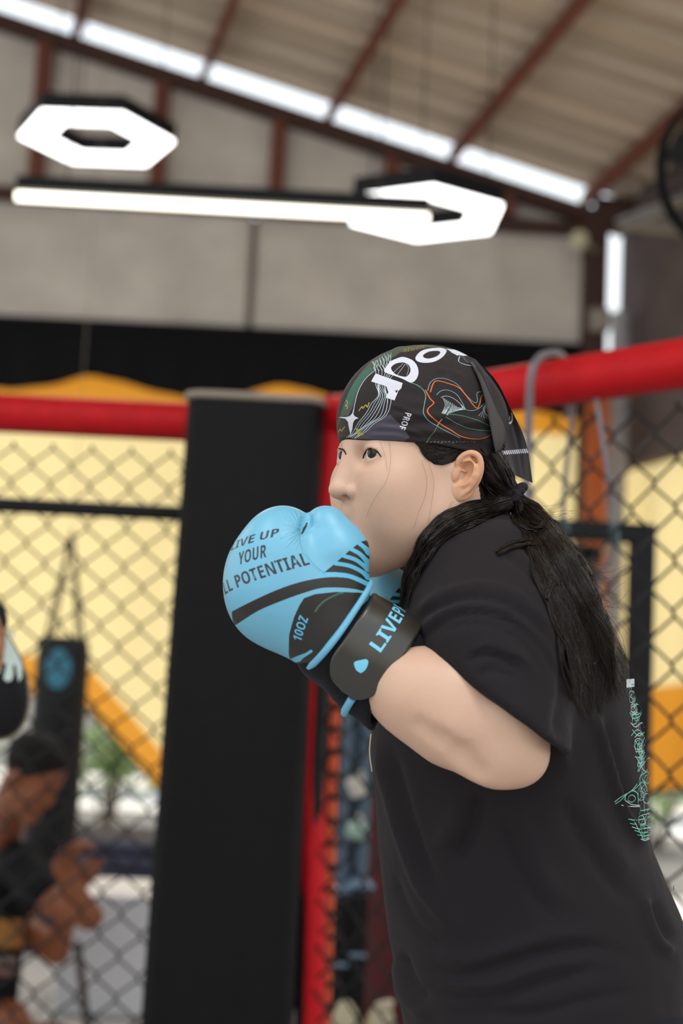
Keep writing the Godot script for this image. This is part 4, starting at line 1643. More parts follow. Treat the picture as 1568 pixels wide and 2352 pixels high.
func head_field() -> Sdf:
	var s := Sdf.new()
	var bs := Basis(HF, HU, HL)
	s.ell(hp(-0.079, 0.034, 0), Vector3(0.0895, 0.078, 0.070), bs, 0.012)          # skull
	s.ell(hp(-0.036, -0.030, 0), Vector3(0.050, 0.075, 0.060), bs, 0.03)         # face
	s.ell(hp(-0.030, -0.070, 0), Vector3(0.039, 0.046, 0.046), bs, 0.03)         # lower face
	s.ell(hp(-0.008, -0.101, 0), Vector3(0.019, 0.018, 0.022), bs, 0.02)         # chin
	for sd in [1.0, -1.0]:
		s.cone(hp(-0.010, -0.100, 0.012 * sd), hp(-0.066, -0.074, 0.049 * sd), 0.017, 0.017, 0.03)   # jaw
		s.cone(hp(-0.066, -0.074, 0.049 * sd), hp(-0.082, -0.020, 0.058 * sd), 0.016, 0.014, 0.03)
		s.ell(hp(-0.018, -0.028, 0.040 * sd), Vector3(0.024, 0.019, 0.020), bs, 0.025)   # cheekbone
		s.ell(hp(-0.030, -0.056, 0.039 * sd), Vector3(0.032, 0.034, 0.021), bs, 0.025)   # cheek
		s.cone(hp(-0.003, 0.020, 0.012 * sd), hp(-0.024, 0.016, 0.040 * sd), 0.0088, 0.006, 0.014)   # brow
		s.ell(hp(0.012, -0.001, 0.029 * sd), Vector3(0.014, 0.010, 0.017), bs, 0.010, 1)  # socket
		s.ell(hp(-0.0045, 0.0, 0.031 * sd), Vector3(0.0140, 0.0140, 0.0140), bs, 0.006)   # lids over the ball
		s.ell(hp(0.0085, 0.0005, 0.0315 * sd), Vector3(0.0085, 0.0056, 0.0128), Basis(Vector3(HF.x, 0, HF.z), 0.06 * sd) * Basis(HU, 0.30 * sd) * bs, 0.0016, 1)   # opening
	s.cone(hp(0.004, 0.010, 0), hp(0.0235, -0.034, 0), 0.0065, 0.0098, 0.014)     # bridge and tip
	s.ell(hp(0.0245, -0.037, 0), Vector3(0.0100, 0.0085, 0.0110), bs, 0.006)
	for sd in [1.0, -1.0]:
		s.ell(hp(0.0120, -0.0385, 0.0115 * sd), Vector3(0.0105, 0.0080, 0.0070), bs, 0.0028)
		s.ell(hp(0.0212, -0.0452, 0.0078 * sd), Vector3(0.0060, 0.0042, 0.0040), Basis(HU, 0.35 * sd) * bs, 0.0016, 1)
		s.cone(hp(0.0125, -0.0615, 0), hp(-0.004, -0.0655, 0.021 * sd), 0.0062, 0.0032, 0.006)
		s.cone(hp(0.0105, -0.0725, 0), hp(-0.004, -0.0685, 0.019 * sd), 0.0072, 0.0034, 0.006)
	s.cone(hp(0.010, -0.051, 0), hp(0.012, -0.060, 0), 0.0052, 0.0056, 0.005)
	# neck
	s.cone(cs(1010, 1170, 1.535), cs(1078, 1335, 1.575), 0.054, 0.062, 0.02)
	return s

func ear_field() -> Sdf:        # points measured on the ear itself, 17 units to the millimetre
	var s := Sdf.new()
	var ed := 1.4735
	var e := func(zx: float, zy: float, lift: float) -> Vector3: return cs(960.0 + zx / 7.84, 1000.0 + zy / 7.84, ed - lift)
	s.ell(e.call(840, 730, -0.0090), Vector3(0.0110, 0.0200, 0.0100), Basis(Vector3.BACK, -0.40), 0.003)      # root
	s.ell(e.call(905, 680, -0.0005), Vector3(0.0150, 0.0245, 0.0030), Basis(Vector3.BACK, -0.36), 0.003)    # plate
	s.ell(e.call(760, 980, -0.0002), Vector3(0.0118, 0.0112, 0.0034), Basis(Vector3.BACK, -0.6), 0.006)     # lobe
	s.ell(e.call(660, 1060, -0.0012), Vector3(0.0085, 0.0062, 0.0030), Basis(Vector3.BACK, 0.25), 0.005)
	var rim := [[735, 610, 0.0000, 0.0020], [705, 520, 0.0018, 0.0024], [740, 430, 0.0030, 0.0027], [830, 350, 0.0040, 0.0028], [945, 315, 0.0048, 0.0029], [1050, 345, 0.0052, 0.0029], [1112, 430, 0.0054, 0.0029], [1120, 560, 0.0052, 0.0029], [1082, 700, 0.0046, 0.0028], [1020, 830, 0.0040, 0.0027], [940, 940, 0.0032, 0.0026], [850, 1030, 0.0022, 0.0024], [760, 1090, 0.0010, 0.0020]]
	var rp := []
	for q in rim:
		rp.append(e.call(q[0], q[1], q[2]))
	var rc := curve(rp, 3)
	for k in rc.size() - 1:
		s.cone(rc[k], rc[k + 1], rim[k / 3][3], rim[mini(k / 3 + 1, rim.size() - 1)][3] if k % 3 == 2 else rim[k / 3][3], 0.0012)
	var inner := [[800, 450, 0.0012, 0.0026], [900, 500, 0.0030, 0.0034], [985, 590, 0.0038, 0.0040], [1000, 720, 0.0036, 0.0040], [940, 830, 0.0028, 0.0036], [830, 880, 0.0016, 0.0030], [730, 880, 0.0010, 0.0024]]
	for k in inner.size() - 1:
		s.cone(e.call(inner[k][0], inner[k][1], inner[k][2]), e.call(inner[k + 1][0], inner[k + 1][1], inner[k + 1][2]), inner[k][3], inner[k + 1][3], 0.0035)
	s.cone(e.call(985, 560, 0.0036), e.call(900, 400, 0.0020), 0.0034, 0.0024, 0.003)
	s.ell(e.call(835, 660, 0.0050), Vector3(0.0072, 0.0125, 0.0082), Basis(Vector3.BACK, -0.62), 0.0022, 1)    # concha
	s.cone(e.call(770, 800, 0.0050), e.call(668, 850, 0.0046), 0.0040, 0.0030, 0.002, 1)                        # notch below the tragus
	s.ell(e.call(672, 690, 0.0006), Vector3(0.0050, 0.0078, 0.0036), Basis(Vector3.BACK, -0.25), 0.003)       # tragus
	s.cone(e.call(735, 610, 0.0006), e.call(860, 650, -0.001), 0.0018, 0.0014, 0.002)                           # crus
	return s

func shirt_field() -> Sdf:
	var s := Sdf.new()
	var secs := []
	for r in [[1165, 1050, 1190, 1.585, 0.05], [1200, 1000, 1262, 1.58, 0.10], [1260, 960, 1325, 1.575, 0.155], [1340, 935, 1365, 1.57, 0.185], [1440, 912, 1405, 1.57, 0.19], [1540, 890, 1438, 1.57, 0.185], [1640, 862, 1466, 1.57, 0.18], [1740, 853, 1484, 1.57, 0.175], [1840, 860, 1491, 1.57, 0.17], [1930, 868, 1496, 1.57, 0.17], [2010, 876, 1528, 1.57, 0.172], [2090, 884, 1562, 1.57, 0.176], [2180, 898, 1585, 1.57, 0.18], [2280, 918, 1590, 1.57, 0.18], [2420, 935, 1580, 1.57, 0.176], [2560, 940, 1570, 1.57, 0.172]]:
		var d := 1.545
		var xl: float = (r[1] - 784.0) / F * d
		var xr: float = (r[2] - 784.0) / F * d
		secs.append([(1176.0 - r[0]) / F * d, (xl + xr) * 0.5, (xr - xl) * 0.5, -float(r[3]), r[4]])
	s.loft(secs, 0.03)
	# near sleeve, cut at the hem
	var h0 := cs(985, 1484, 1.39)
	var h1 := cs(1262, 1702, 1.39)
	var along := (h1 - h0).normalized()
	var pn := along.cross(Vector3(0, 0, 1)).normalized()
	if pn.y > 0.0:
		pn = -pn
	var hem := Plane(pn, h0)
	s.cone(cs(1125, 1368, 1.47), cs(1140, 1480, 1.410), 0.073, 0.070, 0.045, 0, hem)
	s.cone(cs(1140, 1480, 1.410), cs(1152, 1720, 1.366), 0.070, 0.067, 0.03, 0, hem)
	# far sleeve
	s.cone(cs(1130, 1385, 1.69), cs(1120, 1640, 1.76), 0.075, 0.068, 0.04)
	return s

func on(x: float, y: float, lift: float, fallback: float) -> Vector3:     # a point lifted off the head or shirt under a pixel
	var key := Vector2i(int(x / 5.0), int(y / 5.0))
	var d: float
	if surf_cache.has(key):
		d = surf_cache[key]
	else:
		var r := ray(x, y)
		var d1 := head.trace(Vector3.ZERO, r, 1.3, 1.75)
		var d2 := shirt.trace(Vector3.ZERO, r, 1.25, 1.75)
		if mass != null:
			var d3 := mass.trace(Vector3.ZERO, r, 1.25, 1.75)
			if d3 > 0.0 and (d2 < 0.0 or d3 < d2):
				d2 = d3
		d = -1.0
		if d1 > 0.0:
			d = d1
		if d2 > 0.0 and (d < 0.0 or d2 < d):
			d = d2
		surf_cache[key] = d
	if d < 0.0:
		d = fallback
	return ray(x, y) * (d - lift)

func folds() -> Array:      # [height, half width, smooth line] on the near side of the shirt
	var raw := [
		[-0.0026, 0.0042, [940, 1445, 1000, 1395, 1080, 1372, 1160, 1388, 1225, 1435, 1270, 1500]],
		[0.0024, 0.0050, [950, 1418, 1010, 1366, 1090, 1345, 1170, 1360, 1235, 1405, 1285, 1470]],
		[-0.0024, 0.0040, [955, 1480, 1015, 1428, 1090, 1408, 1180, 1432, 1245, 1492, 1282, 1570]],
		[0.0020, 0.0045, [960, 1462, 1010, 1410, 1085, 1390, 1170, 1408, 1238, 1462, 1280, 1535]],
		[-0.0020, 0.0040, [990, 1462, 1060, 1432, 1130, 1438, 1200, 1478, 1255, 1560]],
		[-0.0034, 0.0048, [1160, 1268, 1215, 1312, 1256, 1362, 1284, 1430]],
		[0.0026, 0.0050, [1178, 1262, 1232, 1304, 1274, 1356, 1300, 1410]],
		[-0.0030, 0.0046, [1205, 1258, 1256, 1308, 1296, 1372, 1310, 1440]],
		[0.0022, 0.0044, [1228, 1256, 1280, 1312, 1316, 1380]],
		[-0.0028, 0.0044, [1070, 1520, 1105, 1500, 1150, 1510, 1200, 1540]],
		[-0.0020, 0.0040, [1098, 1548, 1140, 1540, 1185, 1560]],
		[0.0020, 0.0050, [1085, 1500, 1120, 1484, 1170, 1496, 1225, 1530]],
		[-0.0060, 0.0085, [1292, 1400, 1302, 1500, 1300, 1600, 1280, 1700]],
		[-0.0030, 0.0060, [1310, 1500, 1340, 1450, 1370, 1420]],
		[-0.0026, 0.0060, [1305, 1560, 1345, 1505, 1385, 1470]],
		[0.0052, 0.0066, [872, 1690, 880, 1770, 900, 1850, 925, 1930, 960, 2020, 1010, 2090, 1070, 2140]],
		[-0.0050, 0.0070, [895, 1720, 912, 1800, 935, 1880, 962, 1960, 1000, 2040]],
		[-0.0030, 0.0050, [905, 2010, 930, 2080, 970, 2140, 1030, 2180]],
		[-0.0055, 0.0090, [1096, 1815, 1086, 1880, 1070, 1930, 1040, 1975]],
		[0.0040, 0.0110, [1060, 1840, 1040, 1900, 1010, 1950]],
		[-0.0030, 0.0050, [1150, 1870, 1172, 1940, 1195, 2000, 1228, 2060, 1270, 2110]],
		[0.0030, 0.0090, [1185, 1850, 1210, 1930, 1250, 2010, 1310, 2080]],
		[-0.0034, 0.0080, [1290, 1830, 1330, 1920, 1390, 2010, 1450, 2070]],
		[0.0030, 0.0100, [1340, 1830, 1390, 1930, 1450, 2010]],
		[0.0066, 0.0052, [1368, 1640, 1382, 1700, 1400, 1765, 1424, 1840, 1452, 1895, 1484, 1945]],
		[-0.0040, 0.0070, [1392, 1650, 1404, 1710, 1422, 1770, 1446, 1840, 1474, 1900]],
		[-0.0036, 0.0066, [985, 2225, 1060, 2238, 1150, 2215, 1250, 2185, 1340, 2175, 1440, 2190]],
		[0.0032, 0.0080, [1000, 2190, 1080, 2205, 1170, 2180, 1270, 2150, 1370, 2142]],
		[-0.0036, 0.0070, [960, 2262, 1050, 2290, 1160, 2285, 1270, 2250, 1390, 2225]],
		[0.0030, 0.0070, [1030, 2262, 1130, 2262, 1230, 2225, 1340, 2205]],
		[-0.0030, 0.0070, [1010, 2330, 1120, 2325, 1230, 2330, 1350, 2300, 1470, 2275]],
		[0.0050, 0.0060, [1474, 2060, 1490, 2120, 1512, 2165, 1545, 2190]],
		[-0.0040, 0.0060, [1500, 2070, 1518, 2120, 1545, 2160]],
		[0.0040, 0.0060, [902, 2200, 915, 2260, 945, 2310, 985, 2340]],
		[-0.0050, 0.0060, [918, 2190, 938, 2250, 975, 2305]]]
	var out := []
	for r in raw:
		var pts := []
		for p in v2(r[2]):
			pts.append(Vector2((p.x - 784.0) / F * 1.45, (1176.0 - p.y) / F * 1.45))
		var sm := curve(pts, 3)
		var lo := Vector2(INF, INF)
		var hi := -lo
		for p in sm:
			lo = lo.min(p)
			hi = hi.max(p)
		var w: float = r[1]
		out.append([r[0], w, sm, lo - Vector2(w, w) * 3.0, hi + Vector2(w, w) * 3.0])
	return out

func wrinkle(m: M) -> void:
	var fl := folds()
	var nn := m.normals()
	var nz := FastNoiseLite.new()
	nz.seed = 4
	nz.frequency = 9.0
	nz.fractal_octaves = 3
	for k in m.v.size():
		var p := m.v[k]
		var q := Vector2(p.x, p.y) * (1.45 / -p.z)
		var h := nz.get_noise_3d(p.x, p.y * 0.7, p.z) * 0.0030
		if nn[k].z > -0.35:
			for f in fl:
				if q.x < f[3].x or q.y < f[3].y or q.x > f[4].x or q.y > f[4].y:
					continue
				var best := INF
				var line: Array = f[2]
				var at := 0.0
				for j in line.size() - 1:
					var a: Vector2 = line[j]
					var ab: Vector2 = line[j + 1] - a
					var t := clampf((q - a).dot(ab) / ab.length_squared(), 0.0, 1.0)
					var dd := (q - a - ab * t).length_squared()
					if dd < best:
						best = dd
						at = (j + t) / (line.size() - 1)
				h += 1.5 * f[0] * exp(-best / (f[1] * f[1])) * minf(1.0, 5.0 * minf(at, 1.0 - at) + 0.15)
		m.v[k] = p + nn[k] * h

func cap_hit(x: float, y: float, r: Vector3) -> Vector2:      # azimuth and elevation on the scarf under a pixel
	var ce := hp(-0.079, 0.036, 0)
	var d := ray(x, y)
	var dl := Vector3(d.dot(HF), d.dot(HU), d.dot(HL)) / r
	var o := -ce
	var ol := Vector3(o.dot(HF), o.dot(HU), o.dot(HL)) / r
	var a := dl.dot(dl)
	var b := 2.0 * ol.dot(dl)
	var c := ol.dot(ol) - 1.0
	var disc := maxf(b * b - 4.0 * a * c, 0.0)
	var t := (-b - sqrt(disc)) / (2.0 * a)
	var p := (ol + dl * t).normalized()
	return Vector2(atan2(p.z, p.x), asin(clampf(p.y, -1.0, 1.0)))

func cap_depth(x: float, y: float) -> float:       # how far the scarf is under a pixel, or -1
	var r := CAPR
	var ce := hp(-0.079, 0.036, 0)
	var d := ray(x, y)
	var dl := Vector3(d.dot(HF), d.dot(HU), d.dot(HL)) / r
	var ol := Vector3(-ce.dot(HF), -ce.dot(HU), -ce.dot(HL)) / r
	var a := dl.dot(dl)
	var b := 2.0 * ol.dot(dl)
	var disc := b * b - 4.0 * a * (ol.dot(ol) - 1.0)
	return (-b - sqrt(disc)) / (2.0 * a) if disc > 0.0 else -1.0

const CAPR := Vector3(0.0975, 0.0845, 0.0785)

func cap_uv(x: float, y: float) -> Vector2:
	var g := cap_hit(x, y, CAPR)
	return Vector2((g.x + PI) / TAU, 1.0 - (g.y + 0.75) / (PI / 2 + 0.75))

func cap_px(flat: Array, w: float, h: float, dense := true) -> PackedVector2Array:    # crop-1 pixels to scarf picture
	var out := PackedVector2Array()
	var pts := v2(flat)
	var src := curve(pts, 5) if dense else pts
	for p in src:
		var q := cap_uv(740.0 + p.x / 3.015, 770.0 + p.y / 3.015)
		out.append(Vector2(q.x * w, q.y * h))
	return out

func scarf_print() -> ImageTexture:
	var w := 2048
	var h := 1024
	var cv := Cv.new(w, h, Color8(44, 38, 39))
	var white := Color8(206, 206, 216)
	var green := Color8(74, 80, 70)
	var P := func(fl: Array, col: Color) -> void: cv.poly(cap_px(fl, w, h, false), col)
	var S := func(fl: Array, wd: float, col: Color) -> void: cv.stroke(cap_px(fl, w, h), wd, col)
	P.call([104, 690, 112, 610, 140, 560, 180, 560, 214, 490, 250, 380, 300, 300, 370, 235, 460, 168, 560, 118, 700, 82, 900, 76, 880, 60, 700, 56, 560, 56, 440, 104, 330, 190, 240, 295, 170, 425, 124, 560], green)
	P.call([180, 400, 240, 300, 330, 215, 350, 235, 280, 310, 232, 400, 205, 480, 150, 520], Color8(58, 98, 84))
	P.call([112, 650, 118, 590, 180, 580, 186, 700, 100, 706], Color8(58, 50, 46))
	P.call([300, 625, 370, 592, 470, 548, 520, 600, 560, 640, 605, 708, 560, 735, 300, 722, 225, 715], Color8(76, 72, 82))
	S.call([372, 238, 300, 300, 252, 380, 226, 470, 214, 540, 205, 575], 4.0, white)
	P.call([219, 500, 216, 548, 226, 562, 252, 574, 226, 584, 214, 604, 208, 650, 196, 690, 186, 650, 178, 600, 160, 578, 110, 568, 168, 566, 190, 560, 208, 540], white)
	S.call([196, 600, 200, 650, 188, 690, 168, 708], 2.5, Color8(150, 200, 190))
	# bundles of wavy lines
	var la := v2([345, 180, 356, 208, 376, 258, 366, 345, 388, 410, 345, 470, 300, 540, 252, 610, 214, 670, 176, 706])
	var lb := v2([470, 120, 478, 180, 500, 262, 432, 345, 456, 418, 474, 452, 440, 560, 366, 610, 300, 660, 232, 714])
	for k in 8:
		var u := k / 7.0
		var fl := []
		for q in la.size():
			var p: Vector2 = la[q].lerp(lb[q], u)
			fl.append(p.x + 6.0 * sin(q * 2.3 + k * 1.1))
			fl.append(p.y + 5.0 * sin(q * 1.7 + k))
		S.call(fl, 2.6, Color8(176, 196, 200) if k % 3 else white)
	for k in 6:
		var xx := 352.0 + k * 22.0
		S.call([xx, 182 - k * 9, xx + 12, 205 - k * 9, xx + 4, 226 - k * 6, xx + 20, 250 - k * 4], 3.5, Color8(150, 190, 180))
	# big letters
	P.call(loop([428, 250, 448, 210, 480, 176, 540, 158, 610, 166, 652, 204, 666, 260, 648, 308, 612, 328, 560, 304, 520, 288, 480, 274]), white)
	P.call(loop([476, 226, 510, 196, 560, 194, 600, 215, 610, 254, 584, 286, 540, 282, 500, 264]), Color8(44, 38, 39))
	S.call([490, 262, 520, 232, 560, 200], 2.0, white)
	S.call([520, 274, 545, 240, 575, 205], 2.0, white)
	S.call([580, 205, 598, 235, 585, 280], 2.0, Color8(150, 190, 180))
	P.call([370, 264, 440, 290, 556, 330, 546, 366, 524, 384, 518, 404, 500, 452, 440, 432, 456, 392, 442, 352, 392, 336, 338, 320], white)
	P.call([502, 382, 522, 376, 513, 398], Color8(44, 38, 39))
	P.call(loop([644, 156, 680, 112, 740, 92, 820, 88, 860, 106, 832, 150, 780, 181, 720, 191, 664, 183]), white)
	P.call(loop([700, 136, 740, 113, 800, 108, 816, 121, 790, 146, 740, 161, 705, 155]), Color8(44, 38, 39))
	P.call([856, 90, 920, 94, 1002, 148, 962, 134, 932, 142, 896, 116], white)
	var yl := Color8(166, 158, 62)
	var my := Color8(116, 108, 44)
	var gl := glyphs("Music", true, "Droid Serif")
	var tri: PackedVector2Array = gl[0]
	for k in range(0, tri.size() - 2, 3):
		var fl := []
		for j in 3:
			var g: Vector2 = tri[k + j]
			var u: float = g.x / maxf(gl[1], 0.01)
			fl.append(556 + 160 * u + 6 * g.y)
			fl.append(122 - 34 * u - 34 * g.y)
		P.call(fl, my)
	S.call([740, 78, 780, 74, 800, 82, 840, 74, 880, 82, 920, 88, 960, 110], 3.0, my)
	S.call([166, 450, 176, 470, 160, 488, 176, 492, 168, 512], 5.0, yl)
	S.call([254, 522, 274, 494, 282, 506, 300, 482, 312, 498, 324, 466], 5.0, yl)
	S.call([110, 672, 124, 650, 132, 664, 144, 648, 156, 634], 5.0, yl)
	P.call([228, 640, 252, 652, 262, 672, 286, 690, 246, 698, 240, 672], yl)
	# contour drawing
	var teal := Color8(122, 164, 164)
	var tg := Color8(72, 140, 116)
	var pale := Color8(178, 196, 198)
	var orange := Color8(222, 106, 48)
	S.call([604, 326, 660, 346, 700, 380, 716, 420, 706, 480, 700, 540, 730, 585, 790, 626, 860, 666, 950, 710], 3.0, teal)
	S.call([612, 330, 650, 343, 690, 368], 3.2, tg)
	S.call([730, 382, 746, 330, 790, 300, 850, 300, 920, 330, 960, 370, 1000, 420, 1050, 466, 1072, 456, 1070, 400, 1110, 392, 1156, 408], 3.0, teal)
	S.call([748, 392, 768, 334, 800, 315, 880, 336, 940, 360, 982, 402, 1062, 502, 1086, 478, 1108, 414, 1160, 426], 4.8, orange)
	S.call([714, 380, 748, 438, 772, 468, 732, 508, 736, 546, 790, 592, 880, 652, 960, 700, 1060, 716, 1140, 700, 1192, 676], 4.8, orange)
	S.call([1166, 436, 1132, 520, 1200, 556], 4.8, orange)
	S.call([792, 412, 820, 386, 870, 380, 930, 410, 970, 470, 996, 514, 1050, 520, 1092, 500, 1150, 440], 3.0, teal)
	S.call([822, 430, 860, 420, 912, 440, 960, 480, 990, 512], 2.6, pale)
	for k in 8:
		S.call([834 + k * 13, 432 + k * 8, 852 + k * 10, 480 + k * 5, 838 + k * 4, 520 + k * 3, 826 + k * 6, 540 + k * 2], 2.2, pale)
	for k in 6:
		S.call([850, 546 - k * 5, 890, 536 - k * 9, 940 + k * 6, 520 - k * 3, 990 - k * 6, 514 - k * 6], 2.2, pale)
	S.call([842, 546, 920, 550, 1020, 572, 1165, 630], 3.0, tg)
	S.call([852, 566, 950, 620, 1050, 652, 1190, 666], 3.0, tg)
	for k in 9:
		S.call([1160 - k * 4, 444 + k * 4, 1130 - k * 2, 500 + k * 3, 1080 + k * 16, 560 + k * 6], 2.0, pale)
	for k in 5:
		S.call([1172, 450, 1180 + k * 6, 500 + k * 6, 1216, 552 + k * 26], 2.2, pale)
	S.call([950, 148, 944, 180, 980, 200, 1046, 216], 5.0, pale)
	S.call([976, 148, 990, 178, 1036, 200], 3.0, teal)
	S.call([1046, 160, 1080, 180, 1140, 240], 4.0, teal)
	S.call([890, 490, 858, 540, 828, 580], 3.0, Color8(20, 18, 18))
	S.call([826, 582, 800, 626], 4.0, Color8(170, 160, 110))
	S.call([790, 640, 750, 700, 710, 764], 3.0, Color8(70, 130, 96))
	for k in 14:
		S.call([720 + k * 26, 742 + 4 * sin(k * 2.0), 730 + k * 26, 738 + 6 * sin(k * 3.1)], 3.0, Color8(120, 150, 140))
	gl = glyphs("PROF")
	tri = gl[0]
	for k in range(0, tri.size() - 2, 3):
		var fl := []
		for j in 3:
			var g: Vector2 = tri[k + j]
			var u: float = g.x / maxf(gl[1], 0.01)
			fl.append(576 - 46 * u + 44 * g.y)
			fl.append(534 + 112 * u + 12 * g.y)
		P.call(fl, white)
	return cv.tex()

func rim_el(az: float) -> float:       # lower edge of the scarf: elevation by azimuth (0 front, +-90 deg sides, 180 back)
	var a := absf(az)
	var u := 0.0
	if a < 1.2:
		u = lerpf(0.0175, 0.0125, a / 1.2)
	elif a < 1.9:
		u = lerpf(0.0125, 0.002, (a - 1.2) / 0.7)
	else:
		u = lerpf(0.002, -0.020, (a - 1.9) / (PI - 1.9))
	return asin(clampf((u - 0.036) / CAPR.y, -1.0, 1.0))

func cap_point(az: float, t: float, drop: float) -> Vector3:      # t 0 rim .. 1 top
	var e0 := rim_el(az)
	var el := lerpf(e0, PI / 2, t)
	var k := 1.0 - drop / 0.085
	# gathers low at the side run back to the knot, the cloth is pulled tight above
	var low := exp(-pow((t - 0.10) / 0.10, 2.0))
	var side := clampf((absf(az) - 0.5) / 0.8, 0.0, 1.0)
	var g := 0.0022 * sin(t * 60.0 - az * 2.2) * low * side + 0.0014 * sin(az * 9.0 + t * 14.0) * exp(-pow((absf(az) - 2.5) / 0.5, 2.0))
	g += -0.0012 * exp(-pow((t - 0.33 + 0.12 * (az - 0.8)) / 0.035, 2.0)) * exp(-pow((az - 0.95) / 0.4, 2.0))
	g += cap_fold(az, el)
	var r := CAPR * k + Vector3.ONE * g
	return hp(-0.079 + r.x * cos(az) * cos(el), 0.036 + r.y * sin(el), r.z * sin(az) * cos(el))

var cap_lines := []

func cap_fold(az: float, el: float) -> float:
	if cap_lines.is_empty():
		for r in [[0.0016, 0.020, [700, 570, 620, 540, 540, 505, 470, 480]], [-0.0014, 0.018, [720, 590, 640, 565, 560, 530, 480, 500]], [0.0013, 0.016, [300, 690, 420, 690, 540, 700, 660, 735]], [-0.0013, 0.016, [320, 668, 430, 664, 560, 672, 690, 716]], [0.0012, 0.016, [360, 640, 460, 634, 580, 652, 720, 700]], [-0.0012, 0.016, [420, 612, 520, 616, 640, 650, 760, 706]], [0.0014, 0.020, [1180, 560, 1080, 590, 980, 620, 880, 640]], [-0.0014, 0.020, [1190, 600, 1090, 640, 990, 668, 900, 680]], [0.0016, 0.022, [1190, 660, 1100, 700, 1000, 726, 880, 738]], [-0.0016, 0.02, [1190, 690, 1110, 728, 1020, 748, 900, 756]], [0.0020, 0.035, [1040, 150, 1080, 240, 1120, 330, 1170, 430]], [-0.0022, 0.03, [1060, 210, 1100, 310, 1140, 400, 1190, 500]], [0.0014, 0.04, [520, 60, 560, 160, 640, 300]], [-0.0012, 0.04, [900, 90, 860, 200, 840, 300]], [0.0010, 0.03, [740, 260, 860, 240, 1000, 300]]]:
			var line := []
			for p in curve(v2(r[2]), 3):
				line.append(cap_hit(740.0 + p.x / 3.015, 770.0 + p.y / 3.015, CAPR))
			cap_lines.append([r[0], r[1], line])
	var h := 0.0
	var q := Vector2(az, el)
	for f in cap_lines:
		var line: Array = f[2]
		if absf(line[line.size() / 2].x - az) > 0.9:
			continue
		var best := INF
		var at := 0.0
		for j in line.size() - 1:
			var a: Vector2 = line[j]
			var ab: Vector2 = line[j + 1] - a
			var t := clampf((q - a).dot(ab) / maxf(ab.length_squared(), 1e-9), 0.0, 1.0)
			var dd := (q - a - ab * t).length_squared()
			if dd < best:
				best = dd
				at = (j + t) / (line.size() - 1)
		var w: float = f[1] * 1.6
		h += f[0] * exp(-best / (w * w)) * minf(1.0, 4.0 * minf(at, 1.0 - at) + 0.1)
	return h

